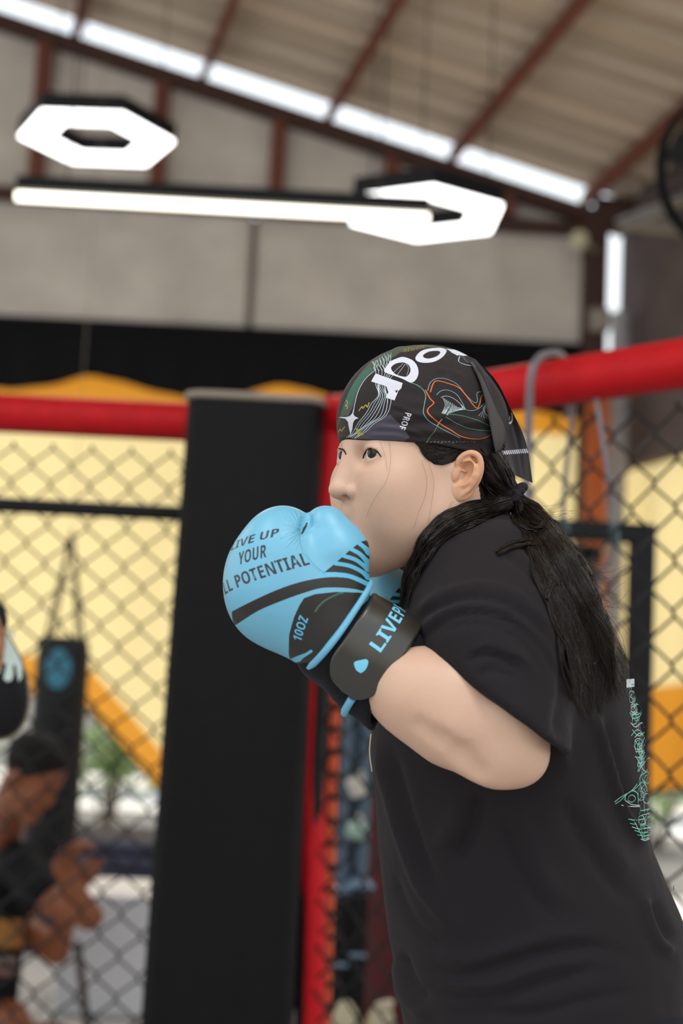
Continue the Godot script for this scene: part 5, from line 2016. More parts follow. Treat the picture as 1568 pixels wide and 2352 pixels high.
func build_scarf(o: Node3D) -> void:
	var m := M.new()
	var rows := []
	var na := 320
	var ts := [[-0.002, 0.0045], [-0.012, 0.0028], [-0.012, 0.0008], [-0.004, -0.0002], [0.008, -0.0004], [0.02, 0.0]]
	for k in 90:
		ts.append([0.03 + 0.965 * pow(k / 89.0, 0.95), 0.0])
	for tt in ts:
		var row := []
		for q in na + 1:
			var az := -PI + TAU * q / na
			row.append(cap_point(az, tt[0], tt[1]))
		rows.append(row)
	var base := m.v.size()
	m.grid(rows)
	for r in ts.size():
		for q in na + 1:
			var az := -PI + TAU * q / na
			var el := lerpf(rim_el(az), PI / 2, ts[r][0])
			m.uv[base + r * (na + 1) + q] = Vector2((az + PI) / TAU, 1.0 - (el + 0.75) / (PI / 2 + 0.75))
	var cloth := mat(255, 255, 255, 0.7)
	cloth.metallic_specular = 0.25
	cloth.albedo_texture = scarf_print()
	cloth.rim_enabled = true
	cloth.rim = 0.12
	var sc := part(o, "headscarf", m.moved(W0), cloth, "dark printed headscarf")
	# the knotted tail at the back
	var plain := Cv.new(512, 512, Color8(42, 37, 40))
	var white := Color8(206, 206, 214)
	var D := func(fl: Array) -> PackedVector2Array:
		var a := PackedVector2Array()
		for p in curve(v2(fl), 6):
			a.append(p * 512.0)
		return a
	plain.stroke(D.call([0.46, 0.33, 0.50, 0.40, 0.58, 0.43, 0.68, 0.42, 0.76, 0.36, 0.80, 0.31]), 12.0, white)
	plain.stroke(D.call([0.62, 0.53, 0.72, 0.53, 0.84, 0.50, 0.95, 0.44]), 8.0, white)
	plain.stroke(D.call([0.60, 0.50, 0.72, 0.50, 0.82, 0.47]), 3.0, white)
	plain.stroke(D.call([0.10, 0.02, 0.34, 0.10, 0.58, 0.16]), 8.0, Color8(130, 160, 164))
	for k in 13:
		var x := 0.18 + k * 0.063
		plain.poly(PackedVector2Array([Vector2(x, 0.765) * 512.0, Vector2(x + 0.036, 0.765) * 512.0, Vector2(x + 0.062, 0.80) * 512.0, Vector2(x + 0.026, 0.80) * 512.0]), white)
	var le := curve(v2([1078, 830, 1100, 872, 1116, 930, 1128, 990, 1140, 1045, 1156, 1078]), 8)
	var ri := curve(v2([1092, 824, 1140, 876, 1172, 938, 1198, 990, 1213, 1040, 1223, 1109]), 8)
	var tail := M.new()
	rows = []
	for r in le.size():
		var u := float(r) / (le.size() - 1)
		var row := []
		for q in 25:
			var w := q / 24.0
			var p: Vector2 = le[r].lerp(ri[r], w)
			if u > 0.9:
				p.y += (u - 0.9) * 60.0 * w * (1.0 - w)
			var front := 1.526
			if cap_depth(p.x, p.y) > 0.0:
				front = cap_depth(p.x, p.y) - 0.005
			front = minf(front, 1.53)
			var dd := lerpf(front, 1.535, smoothstep(0.0, 1.0, w)) - 0.012 * sin(w * 5.2 + 0.6) * (0.25 + 0.75 * u) - 0.004 * sin(w * 13.0 + u * 4.0) * u
			row.append(W0 * cs(p.x, p.y, dd))
		rows.append(row)
	tail.grid(rows)
	var tm := mat(255, 255, 255, 0.6)
	tm.albedo_texture = plain.tex()
	part(sc, "tail", tail, tm, "hanging tail of the headscarf")
	var kn := M.new()
	for g in [[1128, 1030, 1.54, 0.020, 0.012, 0.5], [1142, 1052, 1.535, 0.016, 0.010, 0.9], [1118, 1046, 1.53, 0.014, 0.009, 0.2]]:
		kn.ball(W0 * cs(g[0], g[1], g[2]), Vector3(g[3], g[4], g[4]), B * Basis(Vector3.BACK, -g[5]), 18, 12)
	part(sc, "knot", kn, mat(64, 58, 62, 0.6))

# ---------------------------------------------------------------- hair
func strands(m: M, guides: Array, count: int, rng: RandomNumberGenerator, thick: float, lift0: float, lift1: float, fallback: float, frizz: float, tint := false) -> void:
	# guides: rows of [x, y, half width] along the lock; strands keep to clumps, each clump waves its own way
	var cols := [Color(0.008, 0.006, 0.005), Color(0.013, 0.009, 0.007), Color(0.020, 0.013, 0.009), Color(0.034, 0.021, 0.013)]
	var clumps := []
	for k in maxi(4, count / 26):
		clumps.append([rng.randf_range(-1.0, 1.0), rng.randf() * TAU, rng.randf_range(0.0, 1.0), rng.randf_range(0.5, 1.0), rng.randf_range(2.0, 3.4)])
	for k in count:
		var cl: Array = clumps[rng.randi() % clumps.size()]
		var w := clampf(cl[0] + rng.randfn(0.0, 0.13), -1.15, 1.15)
		var l := lerpf(lift0, lift1, clampf(cl[2] + rng.randfn(0.0, 0.2), 0.0, 1.0))
		var ph: float = cl[1] + rng.randfn(0.0, 0.25)
		var u0 := rng.randf() * 0.06
		var u1: float = 1.0 - rng.randf() * 0.32 * cl[3]
		var pts := []
		var n := guides.size()
		var steps := 3 * (n - 1) + 1
		var rads := []
		for s in steps:
			var u := lerpf(u0, u1, float(s) / (steps - 1)) * (n - 1)
			var j := mini(int(u), n - 2)
			var f := u - j
			var a: Array = guides[j]
			var b: Array = guides[j + 1]
			var ap: Array = guides[maxi(j - 1, 0)]
			var bn: Array = guides[mini(j + 2, n - 1)]
			var p := Vector2(cubic_interpolate(a[0], b[0], ap[0], bn[0], f), cubic_interpolate(a[1], b[1], ap[1], bn[1], f))
			var tn := (Vector2(b[0], b[1]) - Vector2(a[0], a[1])).normalized().orthogonal()
			var hw: float = lerpf(a[2], b[2], f)
			var q := float(s) / (steps - 1)
			var wob: float = sin(u * cl[4] * 0.8 + ph) * frizz * q
			var gather := 1.0 - 0.25 * q * absf(sin(ph))
			p += tn * (w * hw * gather + wob)
			var roundness := sqrt(maxf(0.0, 1.0 - w * w * 0.75))
			pts.append(W0 * on(p.x, p.y, l * (0.25 + 0.75 * roundness) + 0.0010 * sin(u * 3.0 + ph), fallback - 0.006 * roundness))
			rads.append(thick * (1.0 - 0.8 * pow(q, 2.5)))
		var v0 := m.v.size()
		m.tube(pts, rads, 3, false)
		var c: Color = cols[rng.randi() % (4 if tint else 3)]
		for q in range(v0, m.v.size()):
			m.c.append(c)

func build_hair(o: Node3D) -> void:
	var rng := RandomNumberGenerator.new()
	rng.seed = 11
	var hm := vcol(mat(255, 255, 255, 0.36))
	hm.metallic_specular = 0.45
	# hair mass beneath the strands
	var s := Sdf.new()
	var g := func(x: float, y: float, lift: float, fb: float) -> Vector3: return on(x, y, lift, fb)
	var chain := [[1182, 1142, 0.004, 1.530, 0.007], [1218, 1180, 0.002, 1.53, 0.012], [1258, 1232, 0.0, 1.53, 0.016], [1296, 1304, -0.003, 1.53, 0.018], [1330, 1384, -0.006, 1.53, 0.019], [1362, 1464, -0.009, 1.53, 0.018], [1384, 1530, -0.010, 1.53, 0.013], [1396, 1590, -0.008, 1.53, 0.006]]
	for k in chain.size() - 1:
		var a: Array = chain[k]
		var b: Array = chain[k + 1]
		s.cone(g.call(a[0], a[1], a[2], a[3]), g.call(b[0], b[1], b[2], b[3]), a[4], b[4], 0.01)
	chain = [[1176, 1150, 0.002, 1.52, 0.006], [1130, 1168, 0.0, 1.51, 0.009], [1080, 1184, -0.002, 1.5, 0.011], [1030, 1208, -0.002, 1.5, 0.011], [988, 1244, -0.002, 1.5, 0.010], [958, 1292, -0.001, 1.5, 0.007], [938, 1345, 0.0, 1.5, 0.005]]
	for k in chain.size() - 1:
		var a: Array = chain[k]
		var b: Array = chain[k + 1]
		s.cone(g.call(a[0], a[1], a[2], a[3]), g.call(b[0], b[1], b[2], b[3]), a[4], b[4], 0.01)
	chain = [[1125, 1050, 0.0, 1.52, 0.012], [1140, 1090, 0.0, 1.525, 0.013], [1160, 1120, 0.0, 1.53, 0.011], [1182, 1140, 0.002, 1.535, 0.007]]
	for k in chain.size() - 1:
		var a: Array = chain[k]
		var b: Array = chain[k + 1]
		s.cone(g.call(a[0], a[1], a[2], a[3]), g.call(b[0], b[1], b[2], b[3]), a[4], b[4], 0.01)
	mass = s
	surf_cache.clear()
	var m := M.new()
	# under the scarf: temple, over the ear, and back to the tie
	strands(m, [[955, 1014, 6], [985, 1026, 14], [1015, 1036, 13], [1050, 1030, 8], [1085, 1026, 8], [1118, 1030, 8]], 260, rng, 0.00036, 0.0003, 0.0016, 1.48, 2.0)
	strands(m, [[966, 1018, 6], [984, 1040, 12], [1006, 1054, 12], [1032, 1048, 12], [1058, 1034, 8]], 420, rng, 0.00024, 0.0003, 0.0016, 1.48, 2.0)
	strands(m, [[1098, 1030, 14], [1118, 1062, 18], [1138, 1095, 20], [1158, 1122, 16], [1180, 1138, 9]], 420, rng, 0.00045, 0.001, 0.010, 1.52, 2.5)
	strands(m, [[1130, 1036, 14], [1148, 1062, 16], [1164, 1092, 16], [1174, 1118, 12], [1184, 1138, 8]], 300, rng, 0.00045, 0.002, 0.014, 1.53, 2.5)
	strands(m, [[1106, 1096, 8], [1120, 1124, 14], [1140, 1142, 14], [1166, 1148, 10], [1186, 1142, 8]], 240, rng, 0.00042, 0.001, 0.007, 1.52, 2.5)
	# the sheet that falls forward along the neck
	strands(m, [[1176, 1150, 14], [1130, 1166, 20], [1080, 1180, 24], [1030, 1204, 26], [988, 1240, 22], [958, 1290, 16], [938, 1345, 14], [924, 1400, 10]], 620, rng, 0.00045, 0.002, 0.012, 1.50, 5.0)
	# ponytail down the back
	strands(m, [[1184, 1144, 10], [1218, 1180, 24], [1256, 1234, 36], [1294, 1304, 44], [1328, 1384, 50], [1358, 1464, 54], [1380, 1540, 54], [1394, 1620, 46]], 1500, rng, 0.00034, 0.0005, 0.007, 1.525, 12.0, true)
	strands(m, [[1190, 1146, 8], [1238, 1188, 12], [1290, 1256, 14], [1338, 1346, 16], [1382, 1436, 18], [1414, 1520, 18], [1432, 1600, 14]], 420, rng, 0.00032, 0.001, 0.008, 1.535, 12.0, true)
	strands(m, [[1186, 1150, 8], [1204, 1196, 14], [1232, 1262, 18], [1262, 1340, 22], [1296, 1430, 24], [1330, 1520, 24], [1352, 1600, 20], [1362, 1660, 12]], 420, rng, 0.00032, 0.0005, 0.005, 1.52, 14.0)
	# loose curls over the shoulder
	strands(m, [[1188, 1150, 12], [1190, 1180, 22], [1210, 1206, 20], [1240, 1210, 12], [1254, 1200, 8]], 220, rng, 0.00044, 0.003, 0.014, 1.5, 6.0, true)
	strands(m, [[1140, 1272, 5], [1172, 1252, 7], [1210, 1244, 9], [1240, 1250, 9], [1256, 1238, 6]], 90, rng, 0.0004, 0.003, 0.008, 1.5, 4.0, true)
	strands(m, [[1254, 1376, 6], [1262, 1350, 8], [1284, 1332, 8], [1312, 1326, 7], [1332, 1330, 6]], 90, rng, 0.0004, 0.003, 0.008, 1.5, 4.0, true)
	strands(m, [[1240, 1290, 6], [1262, 1350, 10], [1284, 1430, 12], [1304, 1510, 14], [1326, 1590, 12], [1346, 1650, 6]], 140, rng, 0.0003, 0.001, 0.004, 1.5, 14.0)
	var h := part(o, "hair", m, hm, "long black hair tied low")
	h.set_meta("kind", "stuff")
	part(h, "hair_mass", mass.nets(0.004).moved(W0), mat(19, 15, 14, 0.6))
	# stray hairs
	m = M.new()
	for f in [[[872, 1013], [880, 1034], [886, 1056], [888, 1080]], [[893, 1014], [897, 1050], [893, 1085], [884, 1110], [866, 1136], [852, 1160], [840, 1190]], [[968, 1060], [980, 1100], [976, 1140], [960, 1180], [950, 1215]], [[985, 1066], [996, 1105], [992, 1150], [984, 1200]], [[1040, 1152], [1028, 1180], [1008, 1216], [985, 1246], [962, 1262]], [[1036, 1152], [1020, 1186], [994, 1220], [966, 1250], [940, 1262]]]:
		var pts := []
		for p in f:
			pts.append(Vector2(p[0], p[1]))
		var sm := []
		for p in curve(pts, 5):
			var r := ray(p.x, p.y)
			var d := head.trace(Vector3.ZERO, r, 1.3, 1.7)
			sm.append(W0 * (r * ((d if d > 0 else 1.47) - 0.0012)))
		m.tube(sm, 0.00010, 3, false)
	for k in 90:      # flyaways along the back
		var u := rng.randf()
		var p := Vector2(1190, 1140).lerp(Vector2(1400, 1430), u) + Vector2(0, -30.0 * sin(u * PI))
		var pts := [p]
		var dv := Vector2(1.0, 0.9).rotated(rng.randf_range(-0.9, 0.5))
		for s2 in 5:
			dv = dv.rotated(rng.randf_range(-0.35, 0.5))
			p += dv * rng.randf_range(8.0, 18.0)
			pts.append(p)
		var sm := []
		for q in curve(pts, 3):
			sm.append(W0 * cs(q.x, q.y, 1.52 + 0.01 * rng.randf()))
		m.tube(sm, 0.00013, 3, false)
	var st := part(h, "stray_hairs", m, mat(34, 24, 20, 0.45))
	st.set_meta("kind", "stuff")
	# scrunchie
	m = M.new()
	var ring := []
	for k in 25:
		var an := TAU * k / 24.0
		var rr := 0.0085 + 0.0016 * sin(an * 7.0)
		ring.append(W0 * (cs(1183, 1137, 1.522) + Vector3(0.6, 0.75, 0).normalized() * rr * 1.25 * cos(an) + Vector3(0, 0, 1) * rr * 1.2 * sin(an) + Vector3(0.7, -0.7, 0) * 0.002 * sin(an * 9.0)))
	m.tube(ring, 0.0052, 9, false)
	for k in 5:
		m.ball(W0 * cs(1180 + 7 * sin(k * 2.2), 1138 + 9 * cos(k * 1.9), 1.508), Vector3(0.005, 0.0062, 0.004), B * Basis(Vector3.BACK, k * 0.9), 12, 8)
	part(h, "scrunchie", m, mat(40, 36, 40, 0.8))

# ---------------------------------------------------------------- face details
func build_eyes(o: Node3D) -> void:
	var gaze := Vector3(-0.60, 0.16, 0.78).normalized()
	var em := vcol(mat(255, 255, 255, 0.12))
	em.clearcoat_enabled = true
	em.clearcoat = 0.35
	em.metallic_specular = 0.2
	em.clearcoat_roughness = 0.03
	for sd in [1.0, -1.0]:
		var ce := hp(-0.0045, 0.0, 0.031 * sd)
		var m := M.new()
		var up := gaze.cross(Vector3.UP).normalized()
		var ot := gaze.cross(up)
		var rows := []
		var first := 0
		for r in 41:
			var an := PI * pow(r / 40.0, 1.35)
			var row := []
			var rad := 0.01215
			if an < 0.5:
				rad += 0.0006 * (1.0 - an / 0.5)
			for q in 40:
				var ph := TAU * q / 40.0
				row.append(ce + (gaze * cos(an) + (up * cos(ph) + ot * sin(ph)) * sin(an)) * rad)
			rows.append(row)
		m.grid(rows, true, true)
		for r in 41:
			var an := PI * pow(r / 40.0, 1.35)
			var c := Color(0.70, 0.70, 0.68)
			if an < 0.16:
				c = Color(0.004, 0.004, 0.004)
			elif an < 0.44:
				c = Color(0.034, 0.020, 0.012)
			elif an < 0.50:
				c = Color(0.020, 0.014, 0.011)
			elif an < 0.56:
				c = Color(0.42, 0.41, 0.40)
			for q in 40:
				m.c.append(c)
		first += 1
		part(o, "eye", m.moved(W0), em)
		# lash line
		var lash := M.new()
		var lids := [[833, 1053], [836, 1044], [841, 1036], [848, 1031], [856, 1032], [864, 1036], [870, 1042], [875, 1049]] if sd > 0 else [[777, 1030], [781, 1031], [786, 1032], [791, 1037], [794, 1044]]
		var pts := []
		for p in lids:
			pts.append(Vector2(p[0], p[1]))
		var line := []
		for p in curve(pts, 4):
			var r := ray(p.x, p.y)
			var d := head.trace(Vector3.ZERO, r, 1.3, 1.56)
			line.append(r * ((d if d > 0 else 1.48) - 0.0004))
		var rr := []
		for k in line.size():
			rr.append(0.00045 + 0.00050 * sin(PI * k / (line.size() - 1)))
		lash.tube(line, rr, 6)
		for k in range(3, line.size() - 1, 2):
			var a: Vector3 = line[k]
			var out := (a - ce).normalized()
			lash.tube([a, a + out * 0.0012 + Vector3(-0.0002, 0.0001, 0), a + out * 0.0020 + Vector3(-0.0004, 0.0008, 0)], [0.00016, 0.00011, 0.00005], 4, false)
		part(o, "eyelashes", lash.moved(W0), mat(26, 18, 16, 0.6))

func skin_colour(p: Vector3) -> Color:
	var q := p - HO
	var f := q.dot(HF)
	var u := q.dot(HU)
	var l := q.dot(HL)
	var c := lin(206, 168, 144)
	if f > -0.13 and u > -0.14:
		var add := func(cf: float, cu: float, cl: float, r: float, col: Color, k: float) -> void:
			var d2 := (Vector3(f, u, absf(l)) - Vector3(cf, cu, cl)).length_squared() / (r * r)
			if d2 < 4.0:
				c = c.lerp(col, k * exp(-d2))
		add.call(0.012, -0.067, 0.0, 0.011, lin(176, 96, 90), 0.75)
		add.call(0.002, -0.067, 0.012, 0.008, lin(176, 96, 90), 0.6)
		add.call(-0.005, -0.035, 0.040, 0.024, lin(222, 182, 174), 0.8)
		add.call(0.030, -0.038, 0.0, 0.012, lin(218, 150, 130), 0.5)
		add.call(-0.09, -0.016, 0.082, 0.030, lin(214, 140, 104), 0.6)
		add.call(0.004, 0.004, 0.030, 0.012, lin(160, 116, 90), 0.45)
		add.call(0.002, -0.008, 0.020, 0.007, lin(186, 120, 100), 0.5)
		var hair := f < -0.054 and u > -0.0085 + clampf((-0.070 - f) * 0.5, 0.0, 0.010) and l > 0.0
		if hair or u > 0.03 or (f < -0.112 and u > -0.055):
			c = Color(0.014, 0.010, 0.009)
	elif f <= -0.13 and u > -0.055:
		c = Color(0.014, 0.010, 0.009)
	return c

func glove_pt(x: float, y: float, z: float) -> Vector3:
	return cs(x, y, 1.405 - z)

func build_woman() -> void:
	W0 = Transform3D(B, C)
	HO = cs(825, 1046, 1.5)
	var foot := px(1250, 2300, 1.57)
	var o := thing("person", "woman in black t-shirt and printed headscarf, boxing gloves raised before her mouth", "person", Vector3(foot.x, 0, foot.z))
	head = head_field()
	shirt = shirt_field()
	# --- skin: head and neck, near arm, far arm, legs, joined into one body
	var body := head.nets(0.0017)
	var skull_count := body.v.size()
	body.join(ear_field().nets(0.0009))
	var ear_count := body.v.size()
	var arm := Sdf.new()
	arm.cone(cs(862, 1548, 1.402), cs(960, 1592, 1.386), 0.030, 0.0425, 0.02)
	arm.cone(cs(960, 1592, 1.386), cs(1050, 1648, 1.378), 0.0425, 0.0455, 0.02)
	arm.cone(cs(1050, 1648, 1.378), cs(1150, 1715, 1.374), 0.0455, 0.0370, 0.02)
	arm.cone(cs(1165, 1716, 1.366), cs(1158, 1640, 1.376), 0.0370, 0.0410, 0.012)
	arm.cone(cs(1158, 1640, 1.376), cs(1135, 1400, 1.45), 0.0410, 0.050, 0.02)
	arm.ell(cs(1040, 1590, 1.368), Vector3(0.036, 0.032, 0.03), Basis(Vector3.BACK, -0.5), 0.016)
	arm.ell(cs(1100, 1756, 1.352), Vector3(0.030, 0.016, 0.012), Basis(Vector3.BACK, -0.5), 0.014)
	arm.ell(cs(1200, 1742, 1.362), Vector3(0.019, 0.019, 0.019), Basis.IDENTITY, 0.02)
	var cr := []
	for p in [[960, 1668], [1010, 1700], [1058, 1732], [1096, 1772]]:
		var r := ray(p[0], p[1])
		cr.append(r * (arm.trace(Vector3.ZERO, r, 1.2, 1.5) - 0.003))
	for k in 3:
		arm.cone(cr[k], cr[k + 1], [0.0035, 0.0050, 0.0062][k], [0.0050, 0.0062, 0.0060][k], 0.012, 1)
	var am := arm.nets(0.0034)
	var far := Sdf.new()
	far.cone(cs(1130, 1400, 1.70), cs(1120, 1700, 1.78), 0.052, 0.042, 0.02)
	far.cone(cs(1120, 1700, 1.78), cs(960, 1560, 1.69), 0.043, 0.030, 0.02)
	far.cone(cs(960, 1560, 1.69), cs(890, 1450, 1.64), 0.030, 0.028, 0.02)
	var fm := far.nets(0.009)
	body.join(am)
	body.join(fm)
	for k in body.v.size():
		if k >= skull_count and k < ear_count:
			body.c.append(lin(214, 158, 124))
		else:
			body.c.append(skin_colour(body.v[k]))
	body.moved(W0)
	var legs := Sdf.new()
	var hip := Vector3(foot.x, 0.86, foot.z)
	standing_legs(legs, hip, (B * Vector3(0.45, 0, 0.89)).normalized(), (B * Vector3(-1, 0, 0.2)).normalized(), 0.08)
	legs.cone(hip, hip + Vector3(0, 0.14, 0), 0.13, 0.12, 0.04)
	var lm := legs.nets(0.013)
	var c0 := body.v.size()
	body.join(lm)
	for k in range(c0, body.v.size()):
		body.c.append(lin(206, 160, 132))
	var skin := vcol(mat(255, 255, 255, 0.46))
	skin.subsurf_scatter_enabled = true
	skin.subsurf_scatter_strength = 0.12
	skin.heightmap_enabled = true
	skin.heightmap_texture = noise_tex(0.12, Color.BLACK, Color.WHITE, 71, 512, 3)
	skin.heightmap_scale = 0.012
	skin.uv1_triplanar = true
	skin.uv1_world_triplanar = true
	skin.uv1_scale = Vector3.ONE * 9.0
	part(o, "body", body, skin)
	build_eyes(o)
	# --- shirt
	var sm := shirt.nets(0.0046)
	wrinkle(sm)
	remember_cloth(sm)
	var cloth := mat(34, 30, 33, 0.85)
	cloth.rim_enabled = true
	cloth.rim = 0.3
	cloth.rim_tint = 0.6
	cloth.heightmap_enabled = true
	cloth.heightmap_texture = noise_tex(0.35, Color.BLACK, Color.WHITE, 72, 512, 2)
	cloth.heightmap_scale = 0.02
	cloth.uv1_triplanar = true
	cloth.uv1_world_triplanar = true
	cloth.uv1_scale = Vector3.ONE * 14.0
	var sh := part(o, "t_shirt", sm.moved(W0), cloth, "black loose t-shirt")
	var shorts := Sdf.new()
	for sd in [-1.0, 1.0]:
		var side := (B * Vector3(0.45, 0, 0.89)).normalized()
		shorts.cone(hip + side * 0.08 * sd, hip + side * 0.13 * sd + Vector3(0, -0.36, 0) + (B * Vector3(-0.08 * sd, 0, 0)), 0.115, 0.105, 0.03)
	part(o, "shorts", shorts.nets(0.014), mat(30, 30, 34, 0.85))
	build_shirt_print(sh)
	build_scarf(o)
	build_hair(o)
	build_gloves()

var cloth_v := PackedVector3Array()
var cloth_n := PackedVector3Array()
var cloth_at := {}

func remember_cloth(m: M) -> void:       # the near side of the shirt, sorted by direction
	cloth_v = m.v.duplicate()
	cloth_n = m.normals()
	for k in cloth_v.size():
		var p := cloth_v[k]
		if cloth_n[k].dot(p) > 0.0:
			continue
		var key := Vector2i(int((784.0 + F * p.x / -p.z) / 10.0), int((1176.0 - F * p.y / -p.z) / 10.0))
		if not cloth_at.has(key):
			cloth_at[key] = PackedInt32Array()
		cloth_at[key].append(k)

func cloth_hit(x: float, y: float) -> Array:       # [point, normal] or []
	var r := ray(x, y)
	var kx := int(x / 10.0)
	var ky := int(y / 10.0)
	var best := INF
	var id := -1
	for i in range(-1, 2):
		for j in range(-1, 2):
			for k: int in cloth_at.get(Vector2i(kx + i, ky + j), PackedInt32Array()):
				var p := cloth_v[k]
				var d := Vector2(p.x / -p.z - r.x, p.y / -p.z - r.y).length() * F + (-p.z - 1.3) * 60.0
				if d < best:
					best = d
					id = k
	if id < 0:
		return []
	var n := cloth_n[id]
	var den := r.dot(n)
	var s := -cloth_v[id].z
	if den < -0.08:
		s = clampf(cloth_v[id].dot(n) / den, s - 0.012, s + 0.012)
	return [r * s, n]

func ribbon(m: M, flat: Array, wd: float, col: Color, lift := 0.0006) -> void:   # a printed line lying on the cloth
	var path := []
	var nn := []
	for p in curve(v2(flat), 4):
		var h := cloth_hit(p.x, p.y)
		if h.size():
			path.append(h[0])
			nn.append(h[1])
	if path.size() < 2:
		return
	var v0 := m.v.size()
	var rows := [[], []]
	for k in path.size():
		var t: Vector3 = (path[mini(k + 1, path.size() - 1)] - path[maxi(k - 1, 0)]).normalized()
		var sd := t.cross(nn[k]).normalized() * wd * 0.5
		rows[0].append(path[k] + nn[k] * lift + sd)
		rows[1].append(path[k] + nn[k] * lift - sd)
	m.grid(rows)
	for k in range(v0, m.v.size()):
		m.c.append(col)

func build_shirt_print(sh: Node3D) -> void:
	var m := M.new()
	var teal := lin(96, 176, 150)
	var pale := lin(190, 204, 206)
	var mid := lin(128, 190, 180)
	var L := func(fl: Array, wd: float, col: Color) -> void: ribbon(m, fl, wd, col)
	var lines := [[1410, 1842, 1425, 1830, 1446, 1818, 1462, 1800], [1412, 1846, 1424, 1838, 1440, 1822, 1456, 1812, 1470, 1798], [1426, 1848, 1440, 1852, 1468, 1852], [1434, 1840, 1436, 1826, 1450, 1816, 1462, 1822, 1464, 1842], [1440, 1838, 1444, 1828, 1452, 1826, 1458, 1834, 1450, 1842, 1440, 1838], [1428, 1834, 1446, 1846, 1468, 1850], [1442, 1880, 1462, 1884, 1490, 1876], [1446, 1890, 1466, 1894, 1492, 1888], [1450, 1898, 1470, 1904, 1492, 1900], [1456, 1906, 1474, 1912, 1492, 1910], [1462, 1916, 1478, 1920, 1490, 1918], [1470, 1926, 1480, 1930, 1490, 1926],
		[1464, 1884, 1472, 1904, 1480, 1926], [1456, 1888, 1468, 1910, 1476, 1930], [1484, 1878, 1478, 1900, 1484, 1926], [1470, 1862, 1490, 1858], [1472, 1872, 1490, 1868], [1468, 1800, 1476, 1830, 1478, 1866], [1474, 1790, 1484, 1810, 1486, 1850], [1464, 1772, 1476, 1752, 1490, 1740], [1460, 1740, 1474, 1766, 1488, 1776], [1456, 1700, 1470, 1720, 1484, 1734], [1470, 1756, 1482, 1734, 1488, 1710],
		[1446, 1660, 1458, 1670, 1472, 1660, 1478, 1672], [1450, 1676, 1464, 1690, 1478, 1682], [1448, 1690, 1462, 1676, 1476, 1690, 1480, 1716], [1456, 1694, 1468, 1684, 1480, 1700, 1484, 1730], [1444, 1636, 1452, 1650, 1466, 1646, 1472, 1636], [1452, 1622, 1464, 1618, 1472, 1630, 1462, 1642, 1452, 1634], [1446, 1600, 1456, 1612, 1454, 1630], [1458, 1594, 1462, 1610, 1456, 1624], [1440, 1572, 1446, 1590], [1440, 1556, 1444, 1570], [1462, 1716, 1468, 1740, 1462, 1760], [1454, 1712, 1460, 1730], [1468, 1712, 1474, 1736, 1470, 1756], [1458, 1726, 1474, 1726], [1456, 1738, 1474, 1742]]
	for k in lines.size():
		L.call(lines[k], 0.0009 if k % 3 else 0.0013, [teal, mid, pale][k % 3])
	for k in 9:
		L.call([1458 + 3 * (k % 3) + k, 1704 + k * 6, 1466 + k * 0.8, 1700 + k * 6, 1464 + k, 1710 + k * 6, 1472 + k * 0.6, 1706 + k * 6], 0.0007, mid)
	var rng := RandomNumberGenerator.new()
	rng.seed = 21
	var le := v2([1436, 1560, 1442, 1600, 1448, 1650, 1453, 1700, 1461, 1760, 1466, 1800, 1458, 1850, 1464, 1890, 1478, 1935])
	var ri := v2([1456, 1560, 1464, 1600, 1474, 1650, 1483, 1700, 1490, 1760, 1492, 1800, 1493, 1850, 1493, 1890, 1490, 1935])
	for k in 52:
		var y := rng.randf_range(1575, 1925)
		var j := 0
		while j < le.size() - 2 and le[j + 1].y < y:
			j += 1
		var t: float = (y - le[j].y) / (le[j + 1].y - le[j].y)
		var x0: float = lerpf(le[j].x, le[j + 1].x, t) + 2.0
		var x1: float = lerpf(ri[j].x, ri[j + 1].x, t) - 2.0
		var a := lerpf(x0, x1, rng.randf())
		var b := lerpf(x0, x1, rng.randf())
		var hh := rng.randf_range(6, 26)
		var fl := []
		if k % 3 == 0:       # a ring of contour line
			for q in 9:
				fl.append_array([clampf(a + cos(TAU * q / 8.0) * hh * 0.45, x0, x1), y + sin(TAU * q / 8.0) * hh * 0.6])
		else:
			fl = [a, y - hh, lerpf(a, b, 0.3) + rng.randf_range(-4, 4), y - hh * 0.3, lerpf(a, b, 0.7) + rng.randf_range(-4, 4), y + hh * 0.3, b, y + hh]
		L.call(fl, rng.randf_range(0.0005, 0.0009), [teal, mid, pale, mid][k % 4])
	# small patch and the marks glimpsed between locks of hair
	for w in 5:
		L.call([1437, 1563 + w * 3.6, 1446, 1562 + w * 3.6, 1455, 1561 + w * 3.6], 0.0022, pale)
	for w in [[1346, 1418, 1344, 1432, 1341, 1446, 0.006], [1358, 1446, 1357, 1464, 1356, 1464, 0.0026], [1364, 1478, 1361, 1500, 1358, 1526, 0.004], [1385, 1497, 1384, 1506, 1385, 1510, 0.003], [1546, 2034, 1545, 2046, 1544, 2058, 0.0022], [1549, 2034, 1553, 2044, 1557, 2054, 0.0022]]:
		ribbon(m, [w[0], w[1], w[2], w[3], w[4], w[5]], w[6], mid, 0.004 if w[1] < 1600 else 0.0006)
	part(sh, "back_print", m.moved(W0), vcol(mat(255, 255, 255, 0.7)), "pale green line print on the back").set_meta("kind", "stuff")
	# pale edge of a chest print at the front
	var e := M.new()
	var pts := []
	for p in [[848, 1686], [846, 1708], [845, 1726], [847, 1748], [851, 1772]]:
		pts.append(W0 * cs(p[0] + 4, p[1], 1.555))
	e.tube(curve(pts, 4), 0.0009, 6)
	part(sh, "chest_print", e, mat(214, 204, 170, 0.6), "pale edge of the chest print")

# ------------------------------------------------------------------ gloves
var glove: Sdf
const GU := Vector3(0.9799, 0.0, 0.1996)
const GN := Vector3(-0.1985, 0.1044, 0.9745)

